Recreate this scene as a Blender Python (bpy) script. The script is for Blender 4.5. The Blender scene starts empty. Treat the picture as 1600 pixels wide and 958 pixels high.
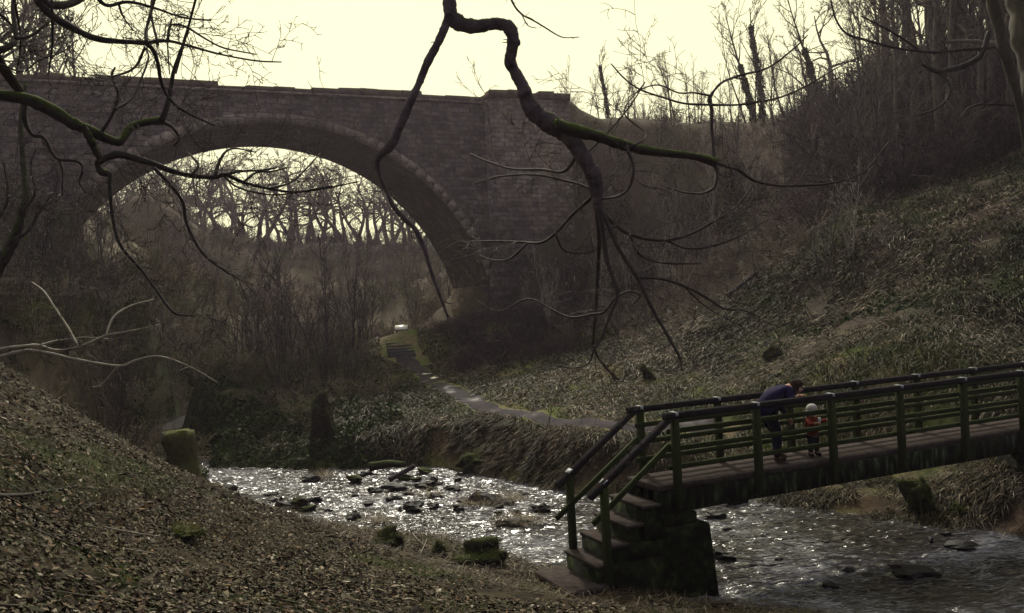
import bpy, bmesh, math, random
import numpy as np
from mathutils import Vector, Matrix

# ------------------------------------------------------------------ camera, sky, sun, exposure
F = 1386.0                      # focal length in photo pixels (1600 wide)
ROLL = 0.044
GLARE_DENSITY = .0005
CR, SR = math.cos(ROLL), math.sin(ROLL)
SC = bpy.context.scene
SUN_EL, SUN_AZ = math.radians(41), math.radians(-8)      # azimuth from +Y towards +X

cam = bpy.data.objects.new("camera", bpy.data.cameras.new("camera"))
SC.collection.objects.link(cam)
cam.matrix_world = Matrix(((CR, SR, 0, 0), (0, 0, -1, 0), (-SR, CR, 0, 0), (0, 0, 0, 1)))
cam.data.sensor_width = 36
cam.data.lens = F / 1600 * 36
cam.data.clip_start = 0.1
cam.data.clip_end = 3000
SC.camera = cam

W = bpy.data.worlds.new("World"); SC.world = W; W.use_nodes = True
wn, wl = W.node_tree.nodes, W.node_tree.links
wn.clear()
out = wn.new("ShaderNodeOutputWorld")
sky = wn.new("ShaderNodeTexSky"); sky.sky_type = 'NISHITA'; sky.sun_disc = False
sky.sun_elevation = SUN_EL; sky.sun_rotation = SUN_AZ; sky.dust_density = 3.0
bg1 = wn.new("ShaderNodeBackground"); bg1.inputs[1].default_value = 0.05
wl.new(sky.outputs[0], bg1.inputs[0])
# thin bright cloud: cream towards the sun, duller and bluer behind the viewer
tc = wn.new("ShaderNodeTexCoord")
dot = wn.new("ShaderNodeVectorMath"); dot.operation = 'DOT_PRODUCT'
dot.inputs[1].default_value = (math.sin(SUN_AZ) * .9, math.cos(SUN_AZ) * .9, 0.43)
wl.new(tc.outputs['Generated'], dot.inputs[0])
ramp = wn.new("ShaderNodeValToRGB")
mr = wn.new("ShaderNodeMapRange"); mr.inputs[1].default_value = -1; mr.inputs[2].default_value = 1
wl.new(dot.outputs['Value'], mr.inputs[0]); wl.new(mr.outputs[0], ramp.inputs[0])
ramp.color_ramp.elements[0].position = 0.25; ramp.color_ramp.elements[0].color = (0.13, 0.135, 0.17, 1)
ramp.color_ramp.elements[1].position = 0.80; ramp.color_ramp.elements[1].color = (0.86, 0.83, 0.50, 1)
e = ramp.color_ramp.elements.new(0.6); e.color = (0.50, 0.49, 0.55, 1)
bg2 = wn.new("ShaderNodeBackground"); bg2.inputs[1].default_value = 1.0
wl.new(ramp.outputs[0], bg2.inputs[0])
mx = wn.new("ShaderNodeMixShader"); mx.inputs[0].default_value = 0.93
wl.new(bg1.outputs[0], mx.inputs[1]); wl.new(bg2.outputs[0], mx.inputs[2]); wl.new(mx.outputs[0], out.inputs[0])

sun = bpy.data.objects.new("sun", bpy.data.lights.new("sun", 'SUN'))
SC.collection.objects.link(sun)
sun.data.energy = 2.8; sun.data.angle = math.radians(6); sun.data.color = (1.0, 0.93, 0.80)
sd = Vector((math.sin(SUN_AZ) * math.cos(SUN_EL), math.cos(SUN_AZ) * math.cos(SUN_EL), math.sin(SUN_EL)))
sun.rotation_euler = sd.to_track_quat('Z', 'Y').to_euler()

SC.view_settings.view_transform = 'Standard'; SC.view_settings.look = 'None'
SC.view_settings.exposure = 0.52; SC.view_settings.gamma = 1.0
SC.view_settings.use_curve_mapping = False
SC.render.engine = 'CYCLES'
SC.cycles.use_denoising = True
SC.cycles.max_bounces = 5; SC.cycles.diffuse_bounces = 2; SC.cycles.transparent_max_bounces = 8
SC.cycles.volume_bounces = 0

# ------------------------------------------------------------------ helpers
rs = np.random.RandomState(7)
def ray(px, py):
    dx, dy = px - 800, 479 - py
    return np.array([(dx * CR + dy * SR) / F, 1.0, (-dx * SR + dy * CR) / F])
def P(px, py, d): return ray(px, py) * d
def PZ(px, py, z):
    r = ray(px, py); return r * (z / r[2])

def vnoise(x, y, seed=0):
    """smooth 2D value noise in -1..1"""
    x = np.asarray(x, float); y = np.asarray(y, float)
    xi, yi = np.floor(x).astype(np.int64), np.floor(y).astype(np.int64)
    fx, fy = x - xi, y - yi
    fx = fx * fx * (3 - 2 * fx); fy = fy * fy * (3 - 2 * fy)
    def h(a, b):
        n = (a * 374761393 + b * 668265263 + seed * 1442695041) & 0x7fffffff
        n = ((n ^ (n >> 13)) * 1274126177) & 0x7fffffff
        return ((n ^ (n >> 16)) & 0xffff) / 32767.5 - 1
    return (h(xi, yi) * (1 - fx) + h(xi + 1, yi) * fx) * (1 - fy) + (h(xi, yi + 1) * (1 - fx) + h(xi + 1, yi + 1) * fx) * fy
def fbm(x, y, seed=0, o=4):
    s, a = 0, 1.0
    for k in range(o):
        s = s + a * vnoise(x * 2 ** k, y * 2 ** k, seed + k); a *= .5
    return s / 1.9

def mesh(name, V, quads=None, tris=None, col=None, smooth=False):
    me = bpy.data.meshes.new(name)
    V = np.asarray(V, np.float32).reshape(-1, 3)
    parts, sizes = [], []
    if quads is not None and len(quads): q = np.asarray(quads, np.int32).reshape(-1, 4); parts.append(q.ravel()); sizes.append(np.full(len(q), 4, np.int32))
    if tris is not None and len(tris): t = np.asarray(tris, np.int32).reshape(-1, 3); parts.append(t.ravel()); sizes.append(np.full(len(t), 3, np.int32))
    loops = np.concatenate(parts); tot = np.concatenate(sizes)
    me.vertices.add(len(V)); me.vertices.foreach_set('co', V.ravel())
    me.loops.add(len(loops)); me.loops.foreach_set('vertex_index', loops)
    me.polygons.add(len(tot))
    st = np.concatenate([[0], np.cumsum(tot)[:-1]]).astype(np.int32)
    me.polygons.foreach_set('loop_start', st); me.polygons.foreach_set('loop_total', tot)
    if smooth: me.polygons.foreach_set('use_smooth', np.ones(len(tot), bool))
    me.update(calc_edges=True)
    if col is not None:
        a = me.color_attributes.new('col', 'FLOAT_COLOR', 'POINT')
        c = np.ones((len(V), 4), np.float32); c[:, :3] = col
        a.data.foreach_set('color', c.ravel())
    return me
def link(name, me, mat=None, parent=None, loc=None):
    o = bpy.data.objects.new(name, me); SC.collection.objects.link(o)
    if mat is not None and me is not None and not me.materials: me.materials.append(mat)
    if parent is not None: o.parent = parent
    if loc is not None: o.location = loc
    return o
def tag(o, label=None, cat=None, group=None, kind=None):
    if label: o['label'] = label
    if cat: o['category'] = cat
    if group: o['group'] = group
    if kind: o['kind'] = kind
    return o
def empty(name, loc=(0, 0, 0), rot=(0, 0, 0)):
    o = bpy.data.objects.new(name, None); SC.collection.objects.link(o)
    o.location = loc; o.rotation_euler = rot; o.empty_display_size = .2
    return o
def copy_tree(o, parent=None):
    c = o.copy(); SC.collection.objects.link(c); c.parent = parent
    for ch in list(o.children): copy_tree(ch, c)
    return c

class MB:
    """collects boxes, prisms and tubes into one mesh"""
    def __init__(s): s.v = []; s.q = []; s.t = []; s.n = 0
    def add(s, V, Q=None, T=None):
        V = np.asarray(V, float).reshape(-1, 3)
        if Q is not None and len(Q): s.q.append(np.asarray(Q, int).reshape(-1, 4) + s.n)
        if T is not None and len(T): s.t.append(np.asarray(T, int).reshape(-1, 3) + s.n)
        s.v.append(V); s.n += len(V)
    def box(s, x0, x1, y0, y1, z0, z1, jit=0):
        V = np.array([[x, y, z] for z in (z0, z1) for y in (y0, y1) for x in (x0, x1)], float)
        if jit: V = V + rs.uniform(-jit, jit, V.shape)
        s.add(V, [[0, 2, 3, 1], [4, 5, 7, 6], [0, 1, 5, 4], [2, 6, 7, 3], [0, 4, 6, 2], [1, 3, 7, 5]])
    def bar(s, a, b, w, h, up=(0, 0, 1)):
        a, b = np.array(a, float), np.array(b, float); d = b - a; d /= np.linalg.norm(d)
        sd_ = np.cross(d, up); sd_ /= np.linalg.norm(sd_); u = np.cross(sd_, d)
        V = [p + sd_ * w / 2 * i + u * h / 2 * j for p in (a, b) for (i, j) in ((-1, -1), (1, -1), (1, 1), (-1, 1))]
        s.add(V, [[0, 1, 2, 3], [7, 6, 5, 4], [0, 4, 5, 1], [1, 5, 6, 2], [2, 6, 7, 3], [3, 7, 4, 0]])
    def tube(s, pts, rad, k=5, wob=0):
        pts = np.asarray(pts, float); n = len(pts)
        rad = np.asarray(rad, float) * np.ones(n)
        d = np.gradient(pts, axis=0); d /= np.linalg.norm(d, axis=1)[:, None] + 1e-9
        ref = np.array([.31, .83, .46]) if abs(d[0] @ np.array([.31, .83, .46])) < .9 else np.array([.9, -.1, .4])
        a = np.cross(d, ref); a /= np.linalg.norm(a, axis=1)[:, None] + 1e-9
        b = np.cross(d, a)
        th = np.arange(k) * 2 * math.pi / k
        R = rad[:, None] * (1 + (rs.uniform(-wob, wob, (n, k)) if wob else 0))
        V = pts[:, None, :] + R[:, :, None] * (np.cos(th)[None, :, None] * a[:, None, :] + np.sin(th)[None, :, None] * b[:, None, :])
        i = np.arange(n - 1)[:, None] * k; j = np.arange(k)[None, :]; j2 = (j + 1) % k
        Q = np.stack([i + j, i + j2, i + k + j2, i + k + j], -1).reshape(-1, 4)
        T = [[0, m + 1, m] for m in range(1, k - 1)] + [[(n - 1) * k, (n - 1) * k + m, (n - 1) * k + m + 1] for m in range(1, k - 1)]
        s.add(V.reshape(-1, 3), Q, T)
    def mesh(s, name, smooth=False, col=None):
        return mesh(name, np.concatenate(s.v), np.concatenate(s.q) if s.q else None, np.concatenate(s.t) if s.t else None, col, smooth)
    def build(s, name, mat, parent=None, smooth=False):
        return link(name, s.mesh(name, smooth), mat, parent)

def bevel(o, w=.01, seg=1):
    m = o.modifiers.new('bevel', 'BEVEL'); m.width = w; m.segments = seg; m.limit_method = 'ANGLE'
    return o

def smooth_line(pts, n):
    """Catmull-Rom through pts (any dim), n samples per span"""
    p = np.asarray(pts, float); p = np.vstack([2 * p[0] - p[1], p, 2 * p[-1] - p[-2]])
    o = []
    for i in range(1, len(p) - 2):
        t = np.linspace(0, 1, n, endpoint=False)[:, None]
        a, b, c, d = p[i - 1], p[i], p[i + 1], p[i + 2]
        o.append(.5 * ((2 * b) + (c - a) * t + (2 * a - 5 * b + 4 * c - d) * t ** 2 + (3 * b - a - 3 * c + d) * t ** 3))
    o.append(p[-2][None]); return np.vstack(o)

# ------------------------------------------------------------------ materials
def mat(name, rough=.85, spec=.3):
    m = bpy.data.materials.new(name); m.use_nodes = True
    b = m.node_tree.nodes['Principled BSDF']; b.inputs['Roughness'].default_value = rough
    b.inputs['Specular IOR Level'].default_value = spec
    return m, m.node_tree.nodes, m.node_tree.links, b
def noise(nd, lk, scale, detail=5, vec=None, rough=.6, dist=0):
    n = nd.new("ShaderNodeTexNoise"); n.inputs['Scale'].default_value = scale; n.inputs['Detail'].default_value = detail
    n.inputs['Roughness'].default_value = rough; n.inputs['Distortion'].default_value = dist
    if vec is not None: lk.new(vec, n.inputs['Vector'])
    return n
def cramp(nd, lk, fac, stops):
    r = nd.new("ShaderNodeValToRGB"); lk.new(fac, r.inputs[0])
    el = r.color_ramp.elements
    el[0].position, el[0].color = stops[0][0], (*stops[0][1], 1)
    el[1].position, el[1].color = stops[-1][0], (*stops[-1][1], 1)
    for p, c in stops[1:-1]:
        x = el.new(p); x.color = (*c, 1)
    return r
def mixc(nd, lk, fac, a, b, mode='MIX'):
    m = nd.new("ShaderNodeMix"); m.data_type = 'RGBA'; m.blend_type = mode
    for s, v in ((0, fac), (6, a), (7, b)):
        if isinstance(v, (int, float)): m.inputs[s].default_value = v
        elif isinstance(v, tuple): m.inputs[s].default_value = (*v, 1)
        else: lk.new(v, m.inputs[s])
    return m.outputs[2]
def bump(nd, lk, b, h, strength=.5, dist=.02):
    n = nd.new("ShaderNodeBump"); n.inputs['Strength'].default_value = strength; n.inputs['Distance'].default_value = dist
    lk.new(h, n.inputs['Height']); lk.new(n.outputs[0], b.inputs['Normal'])
def geo(nd): return nd.new("ShaderNodeNewGeometry")
def simple(name, stops, scale=6, rough=.85, bs=.4, bd=.02, spec=.3, coord='pos', stretch=None, detail=6):
    m, nd, lk, b = mat(name, rough, spec)
    if coord == 'pos': v = geo(nd).outputs['Position']
    else: v = nd.new("ShaderNodeTexCoord").outputs['Object']
    if stretch:
        mp = nd.new("ShaderNodeMapping"); mp.inputs['Scale'].default_value = stretch; lk.new(v, mp.inputs[0]); v = mp.outputs[0]
    n = noise(nd, lk, scale, detail, v)
    r = cramp(nd, lk, n.outputs[0], stops); lk.new(r.outputs[0], b.inputs['Base Color'])
    bump(nd, lk, b, n.outputs[0], bs, bd)
    return m
def attr_mat(name, rough=.8, spec=.2, trans=0):
    m, nd, lk, b = mat(name, rough, spec)
    a = nd.new("ShaderNodeAttribute"); a.attribute_name = 'col'
    lk.new(a.outputs['Color'], b.inputs['Base Color'])
    if trans:
        t = nd.new("ShaderNodeBsdfTranslucent"); lk.new(a.outputs['Color'], t.inputs[0])
        mxs = nd.new("ShaderNodeMixShader"); mxs.inputs[0].default_value = trans
        lk.new(b.outputs[0], mxs.inputs[1]); lk.new(t.outputs[0], mxs.inputs[2])
        lk.new(mxs.outputs[0], nd['Material Output'].inputs[0])
    return m
def mossy(name, base0, base1, moss0=(.012, .022, .003), moss1=(.06, .09, .012), lo=.1, hi=.7, scale=9, rough=.9, amount=1.0, stretch=None):
    """bark, wood or stone with moss growing on the upper faces"""
    m, nd, lk, b = mat(name, rough, .15)
    g = geo(nd); v = g.outputs['Position']
    vv = v
    if stretch:
        mp = nd.new("ShaderNodeMapping"); mp.inputs['Scale'].default_value = stretch; lk.new(v, mp.inputs[0]); vv = mp.outputs[0]
    n = noise(nd, lk, scale, 6, vv); n2 = noise(nd, lk, scale * .35, 4, v); n3 = noise(nd, lk, scale * 6, 3, v)
    c = cramp(nd, lk, n.outputs[0], [(.3, base0), (.7, base1)])
    ms = cramp(nd, lk, n3.outputs[0], [(.3, moss0), (.7, moss1)])
    sp = nd.new("ShaderNodeSeparateXYZ"); lk.new(g.outputs['Normal'], sp.inputs[0])
    ad = nd.new("ShaderNodeMath"); ad.operation = 'MULTIPLY_ADD'; lk.new(n2.outputs[0], ad.inputs[0]); ad.inputs[1].default_value = 1.6; 
    s2 = nd.new("ShaderNodeMath"); s2.operation = 'SUBTRACT'; lk.new(sp.outputs[2], s2.inputs[0]); s2.inputs[1].default_value = .8
    lk.new(s2.outputs[0], ad.inputs[2])
    k = nd.new("ShaderNodeMapRange"); k.inputs[1].default_value = lo; k.inputs[2].default_value = hi; k.inputs[4].default_value = amount
    lk.new(ad.outputs[0], k.inputs[0])
    lk.new(mixc(nd, lk, k.outputs[0], c.outputs[0], ms.outputs[0]), b.inputs['Base Color'])
    bump(nd, lk, b, n3.outputs[0], .6, .02)
    return m

M = {}
M['ground'] = None
M['bark'] = simple('dark_bark', [(.3, (.012, .010, .009)), (.7, (.045, .036, .033))], 14, .9, .5, .01)
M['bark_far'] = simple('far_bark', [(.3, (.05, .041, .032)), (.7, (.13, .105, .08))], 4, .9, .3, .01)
M['bark_pale'] = simple('pale_bark', [(.3, (.16, .14, .11)), (.7, (.34, .30, .24))], 14, .8, .4, .01)
M['bark_grey'] = simple('grey_bark', [(.3, (.025, .022, .016)), (.7, (.08, .068, .045))], 6, .9, .6, .03, stretch=(1, 1, .3))
M['twig'] = simple('twig_bark', [(.3, (.022, .017, .016)), (.7, (.07, .054, .05))], 8, .85, .2, .01)
M['moss_bark'] = mossy('mossy_bark', (.014, .011, .012), (.055, .042, .042), (.02, .032, .004), (.09, .125, .018), lo=-.25, hi=.55, scale=11)
M['part_moss_bark'] = mossy('lightly_mossy_bark', (.03, .022, .025), (.15, .115, .125), (.02, .03, .004), (.07, .09, .015), lo=.25, hi=.95, scale=9)
M['ivy'] = attr_mat('ivy_leaf', .6, .08, .2)
M['leaf'] = attr_mat('dead_leaf', .8, .1, .0)
M['grass'] = attr_mat('grass_blade', .7, .25, .25)
M['wood_post'] = mossy('algae_wood', (.010, .013, .005), (.032, .036, .013), (.010, .019, .003), (.036, .052, .009), lo=-.6, hi=.6, scale=7, stretch=(3, 3, .5))
M['wood_rail'] = simple('dark_handrail_wood', [(.3, (.008, .007, .008)), (.7, (.028, .024, .025))], 9, .95, .4, .006, stretch=(1, 1, 4), spec=.02)
M['deck'] = simple('worn_concrete', [(.3, (.022, .017, .015)), (.7, (.065, .052, .047))], 9, .95, .5, .01, spec=.05)
M['beam'] = simple('algae_concrete', [(.38, (.003, .004, .003)), (.50, (.009, .011, .007)), (.58, (.020, .032, .008)), (.70, (.10, .11, .09))], 5.2, .95, .6, .02, stretch=(2, 2, .5), spec=.1, detail=8)
M['pier'] = simple('wet_mossy_stone', [(.4, (.002, .003, .001)), (.55, (.009, .013, .004)), (.72, (.04, .055, .014))], 6, .95, .9, .05, spec=.1, detail=9)
M['tin'] = simple('metal_strap', [(.3, (.16, .17, .19)), (.7, (.40, .41, .44))], 20, .5, .2, .002)
M['rock'] = simple('wet_rock', [(.3, (.002, .002, .002)), (.7, (.011, .010, .009))], 7, .65, .9, .04, spec=.2)
M['moss_rock'] = mossy('mossy_rock', (.008, .007, .005), (.034, .028, .018), (.014, .022, .004), (.055, .068, .014), lo=.1, hi=.9, scale=6)
M['stump'] = mossy('mossy_stump', (.018, .014, .008), (.06, .045, .02), (.03, .035, .006), (.10, .11, .02), lo=-.3, hi=.8, scale=7)
M['step_far'] = simple('stone_step', [(.3, (.12, .12, .13)), (.7, (.3, .3, .33))], 6, .6, .4, .02)
M['riser'] = simple('dark_timber', [(.3, (.012, .012, .014)), (.7, (.04, .038, .042))], 6, .8, .4, .02)
M['board'] = simple('cream_sign', [(.3, (.78, .74, .58)), (.7, (.86, .82, .66))], 3, .35, .1, .002)
M['board_frame'] = simple('sign_frame', [(.3, (.012, .012, .010)), (.7, (.03, .027, .02))], 5)

# bridge masonry: brick texture laid on the wall's own length and height
def masonry(name, c1, c2, mortar, bw=.62, bh=.26, axis='XZ', blot=(.05, .045, .035), ochre=(.24, .17, .08), dark=.5):
    m, nd, lk, b = mat(name, .93, .15)
    tcn = nd.new("ShaderNodeTexCoord"); sp = nd.new("ShaderNodeSeparateXYZ"); cb = nd.new("ShaderNodeCombineXYZ")
    if axis == 'UV': lk.new(tcn.outputs['UV'], cb.inputs[0]); vec = tcn.outputs['UV']
    else:
        lk.new(tcn.outputs['Object'], sp.inputs[0])
        sm = nd.new("ShaderNodeMath"); sm.operation = 'ADD'; lk.new(sp.outputs[0], sm.inputs[0]); lk.new(sp.outputs[1], sm.inputs[1])
        lk.new(sm.outputs[0], cb.inputs[0]); lk.new(sp.outputs[2], cb.inputs[1]); vec = cb.outputs[0]
    nz = noise(nd, lk, 1.3, 3, vec)
    wv = nd.new("ShaderNodeVectorMath"); wv.operation = 'MULTIPLY_ADD'; lk.new(nz.outputs['Color'], wv.inputs[0]); wv.inputs[1].default_value = (.3, .26, 0); lk.new(vec, wv.inputs[2])
    br = nd.new("ShaderNodeTexBrick"); lk.new(wv.outputs[0], br.inputs['Vector'])
    br.inputs['Scale'].default_value = 1; br.inputs['Brick Width'].default_value = bw; br.inputs['Row Height'].default_value = bh
    br.inputs['Mortar Size'].default_value = .022; br.inputs['Mortar Smooth'].default_value = .5; br.inputs['Bias'].default_value = -.1
    br.inputs['Color1'].default_value = (*c1, 1); br.inputs['Color2'].default_value = (*c2, 1); br.inputs['Mortar'].default_value = (*mortar, 1)
    n1 = noise(nd, lk, .35, 6, tcn.outputs['Object'], .65); n2 = noise(nd, lk, 1.1, 5, tcn.outputs['Object'], .7)
    f1 = nd.new("ShaderNodeMapRange"); f1.inputs[1].default_value = .40; f1.inputs[2].default_value = .66; f1.inputs[4].default_value = dark; lk.new(n1.outputs[0], f1.inputs[0])
    c = mixc(nd, lk, f1.outputs[0], br.outputs[0], blot)
    f2 = nd.new("ShaderNodeMapRange"); f2.inputs[1].default_value = .53; f2.inputs[2].default_value = .75; f2.inputs[4].default_value = .6; lk.new(n2.outputs[0], f2.inputs[0])
    c = mixc(nd, lk, f2.outputs[0], c, ochre)
    # individual paler stones
    vo = nd.new("ShaderNodeTexVoronoi"); vo.inputs['Scale'].default_value = 2.6; lk.new(tcn.outputs['Object'], vo.inputs['Vector'])
    sv = nd.new("ShaderNodeSeparateColor"); lk.new(vo.outputs['Color'], sv.inputs[0])
    f3 = nd.new("ShaderNodeMapRange"); f3.inputs[1].default_value = .80; f3.inputs[2].default_value = .97; f3.inputs[4].default_value = .22; lk.new(sv.outputs[0], f3.inputs[0])
    c = mixc(nd, lk, f3.outputs[0], c, (.30, .25, .19))
    n4 = noise(nd, lk, 4.5, 6, tcn.outputs['Object'], .7); r4 = cramp(nd, lk, n4.outputs[0], [(.3, (.5, .5, .5)), (.7, (1.55, 1.5, 1.45))]); c = mixc(nd, lk, 1.0, c, r4.outputs[0], 'MULTIPLY')
    lk.new(c, b.inputs['Base Color'])
    hh = nd.new("ShaderNodeMath"); hh.operation = 'MULTIPLY_ADD'; lk.new(br.outputs['Fac'], hh.inputs[0]); hh.inputs[1].default_value = -1; lk.new(n2.outputs[0], hh.inputs[2])
    bump(nd, lk, b, hh.outputs[0], .9, .06)
    return m
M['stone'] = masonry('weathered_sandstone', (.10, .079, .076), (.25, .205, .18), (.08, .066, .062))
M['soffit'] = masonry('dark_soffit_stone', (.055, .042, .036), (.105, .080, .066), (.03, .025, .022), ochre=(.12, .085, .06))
M['ring'] = masonry('pale_arch_stone', (.22, .185, .15), (.40, .34, .27), (.06, .05, .045), bw=.9, bh=.8, dark=.75)
M['coping'] = mossy('mossy_coping_stone', (.06, .045, .035), (.16, .12, .09), (.04, .04, .01), (.12, .11, .03), lo=.1, hi=.9, scale=3)

# ------------------------------------------------------------------ terrain
ctl = []
def cp(px, py, d): ctl.append(P(px, py, d))
for a in [(0,958,5),(0,700,10),(0,560,15),(0,800,7.5),(200,958,6.5),(400,958,7.5),(800,958,9.5),(1000,958,10.5),(200,850,9.5),(200,700,15),
          (150,640,17),(300,728,22),(400,850,11.5),(500,812,15),(600,862,14),(700,900,12.2),(850,888,13.9),(1000,930,12.6),(750,872,14.7),(620,958,8.8),
          (700,655,26.2),(800,665,24.6),(900,690,22),(1000,700,21),(1250,760,19.9),(1300,735,20.2),(1400,715,19.8),(1550,715,18),(1600,700,18),
          (450,640,30),(400,690,28),(350,620,40),(520,640,29),(600,600,36),(640,570,42),(620,555,43),(620,528,45),(627,518,46.5),(560,560,42),(500,560,41),
          (800,600,33),(800,560,38),(750,505,46),(780,480,50),(900,560,33),(1000,600,28),(960,655,23),(1100,620,25),(1250,600,22.5),(1400,600,21),(1600,560,20),
          (1600,450,24),(1600,300,29),(1600,230,34),(1400,450,27),(1400,300,35),(1250,400,36),(1250,500,29),(1100,480,36),(1000,520,36),(1300,320,40),
          (1450,240,40),(900,480,46),(1100,420,44),(1200,350,44),(900,400,51),(900,300,54),(1000,193,56),(1100,195,58),(1200,193,59),(1250,180,57),(1300,174,55),(920,179,57),(960,187,57.5),(1050,192,57.5),(1150,195,58.5),(885,173,55),(980,190,59),(1010,191,60),(1020,192,61),(1100,193,64),(960,186,61),(1200,193,64),
          (1400,120,50),(1600,100,42),(50,350,40),(0,300,38),(0,420,33),(100,450,34),(150,500,32),(100,560,26),(200,600,30),(0,500,24),(200,450,38)]: cp(*a)
ctl += [(0,0,-1.6),(-3,0,-.7),(3,0,-2.4),(-8,0,.8),(-15,5,3),(-15,14,2.2),(-25,20,6),(0,-8,-1.2),(12,0,-3.6),(25,0,-4),(-20,-10,4),
        (13.5,20,-2.6),(20,15,.2),(30,20,6),(36,34,12),(-40,35,11),(-30,34,8),(-27,53,4.2),(-40,60,12),(-35,85,11),(-60,20,14),
        (60,60,14),(0,75,2),(12,80,10.6),(28,80,11),(40,80,11.5),(5,62,10.6),(3.2,52.5,10),(-12,44,-3.5),(-13,58,-3.2),(-8,60,-2.5),(-3,55,0),(-18,60,-1),
        (-14,72,-2.0),(-8,75,-1.2),(-22,75,.5),(-10,85,2.5),(-30,95,8),(-60,130,9),(60,130,9),(0,130,7),(-40,150,7),(40,150,8),(-80,80,12),(90,40,13),(80,0,6),(40,-20,0),(-40,-20,8),(0,-40,0),
        (12,33,2.6),(16,27,2.4),(22,30,6.0)]
for a in [(200,400,55),(150,385,52),(250,420,56),(300,440,60),(200,388,75),(130,375,60),(150,374,85),(250,385,85),(100,366,102),(200,372,102),(300,377,102),(400,380,103),(500,383,104),(600,386,105),(700,388,106),(400,450,85),(600,455,88),(250,450,84)]: cp(*a)
ctl = np.array([tuple(map(float, c)) for c in ctl])
def tps(r2): return np.where(r2 > 1e-9, r2 * np.log(r2 + 1e-12), 0) * .5
_x, _y, _z = ctl.T
n_ = len(ctl)
A = np.zeros((n_ + 3, n_ + 3))
A[:n_, :n_] = tps((_x[:, None] - _x) ** 2 + (_y[:, None] - _y) ** 2) + np.eye(n_) * .4
A[:n_, n_] = 1; A[:n_, n_ + 1] = _x; A[:n_, n_ + 2] = _y; A[n_:, :n_] = A[:n_, n_:].T
co = np.linalg.solve(A, np.concatenate([_z, [0, 0, 0]]))
WATER = -4.5
near_px = [(320,742),(400,782),(500,812),(620,832),(720,838),(800,862),(850,878),(1000,915),(1112,938),(1300,952),(1600,1010),(2200,1200)]
far_px = [(320,731),(470,735),(560,734),(640,729),(700,733),(760,745),(860,768),(960,777),(1082,782),(1150,784),(1240,796),(1320,806),(1420,822),(1520,831),(1600,845),(1800,880),(2200,960)]
near = [(-19., 75.), (-16.6, 48.), (-15.4, 38.), (-14.6, 34.), (-12.4, 30.), (-10.6, 27.6)] + [tuple(PZ(a, b, WATER)[:2]) for a, b in near_px] + [(24, 6.), (60, 2.)]
far = [(-16.5, 75.), (-14.9, 48.), (-13.9, 38.), (-13.1, 34.), (-11.1, 30.3), (-9.7, 27.8)] + [tuple(PZ(a, b, WATER)[:2]) for a, b in far_px] + [(26, 12.), (60, 8.)]
near = np.array(near); far = np.array(far)
yn = lambda X: np.interp(X, near[:, 0], near[:, 1])
yf = lambda X: np.interp(X, far[:, 0], far[:, 1])
def pdist(X, Y, L):
    d = np.full(np.shape(X), 1e9)
    for a, b in zip(L[:-1], L[1:]):
        v = b - a; t = np.clip(((X - a[0]) * v[0] + (Y - a[1]) * v[1]) / (v @ v), 0, 1)
        d = np.minimum(d, np.hypot(X - a[0] - t * v[0], Y - a[1] - t * v[1]))
    return d
def sstep(t): t = np.clip(t, 0, 1); return t * t * (3 - 2 * t)
def zone(X, Y):
    n, f = yn(X), yf(X)
    inside = (Y > n) & (Y < f) & (X > -19) & (Y < 75)
    nearside = (Y <= n) | (X < -16)
    nearside = np.where(X < -16, True, nearside)
    return inside, nearside & ~inside, (~nearside) & ~inside
def zfun(X, Y):
    sh = X.shape; X = X.ravel(); Y = Y.ravel()
    Z = np.zeros(len(X))
    for i in range(0, len(X), 20000):
        x, y = X[i:i + 20000], Y[i:i + 20000]
        Z[i:i + 20000] = tps((x[:, None] - _x) ** 2 + (y[:, None] - _y) ** 2) @ co[:n_] + co[n_] + co[n_ + 1] * x + co[n_ + 2] * y
    r = np.hypot(X, Y - 50)
    w = sstep((r - 120) / 120); Z = Z * (1 - w) + 5 * w
    amp = np.clip(np.hypot(X, Y) / 20, .3, 1.4)
    Z = Z + amp * (.22 * fbm(X * .33, Y * .33, 3) + .10 * fbm(X * 1.1, Y * 1.1, 9, 3)) + .035 * fbm(X * 3.1, Y * 3.1, 19, 2)
    Z = np.maximum(Z, -4.25 + .1 * fbm(X * .8, Y * .8, 30))
    Z = Z + .10 * fbm(X * .9 + 3, Y * .9, 41, 3) * (Y < 26)
    Z = np.where(np.hypot(X - .65, Y - 13.1) < 1.1, np.minimum(Z, -4.19), Z)
    ins, ne, fa = zone(X, Y)
    dn_ = pdist(X, Y, near)
    Z = np.where(ne & (X > -14), np.minimum(Z, -4.40 + .145 * dn_ + .85 * np.maximum(0, dn_ - 2.7)), Z)
    d = np.minimum(pdist(X, Y, near), pdist(X, Y, far)) + .12 * fbm(X * 1.5, Y * 1.5, 51)
    d = np.maximum(d, 0)
    dn = np.where(fa, d / 1.25, d / 1.0)
    zo = -4.56 + (Z + 4.56) * sstep(dn) ** .8
    zi = -4.56 - .35 * np.clip(d / .5, 0, 1)
    return np.where(ins, zi, zo).reshape(sh)
def axis(a, b, lo, hi, s, g):
    v = list(np.arange(a, b, s)); st = s; x = v[-1]
    while x < hi: st *= g; x += st; v.append(x)
    st = s; x = a
    while x > lo: st *= g; x -= st; v.insert(0, x)
    return np.array(v)
GX = axis(-15, 16, -420, 420, .16, 1.03); GY = axis(3, 33, -120, 520, .16, 1.024)
XX, YY = np.meshgrid(GX, GY)
ZZ = zfun(XX, YY)
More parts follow.
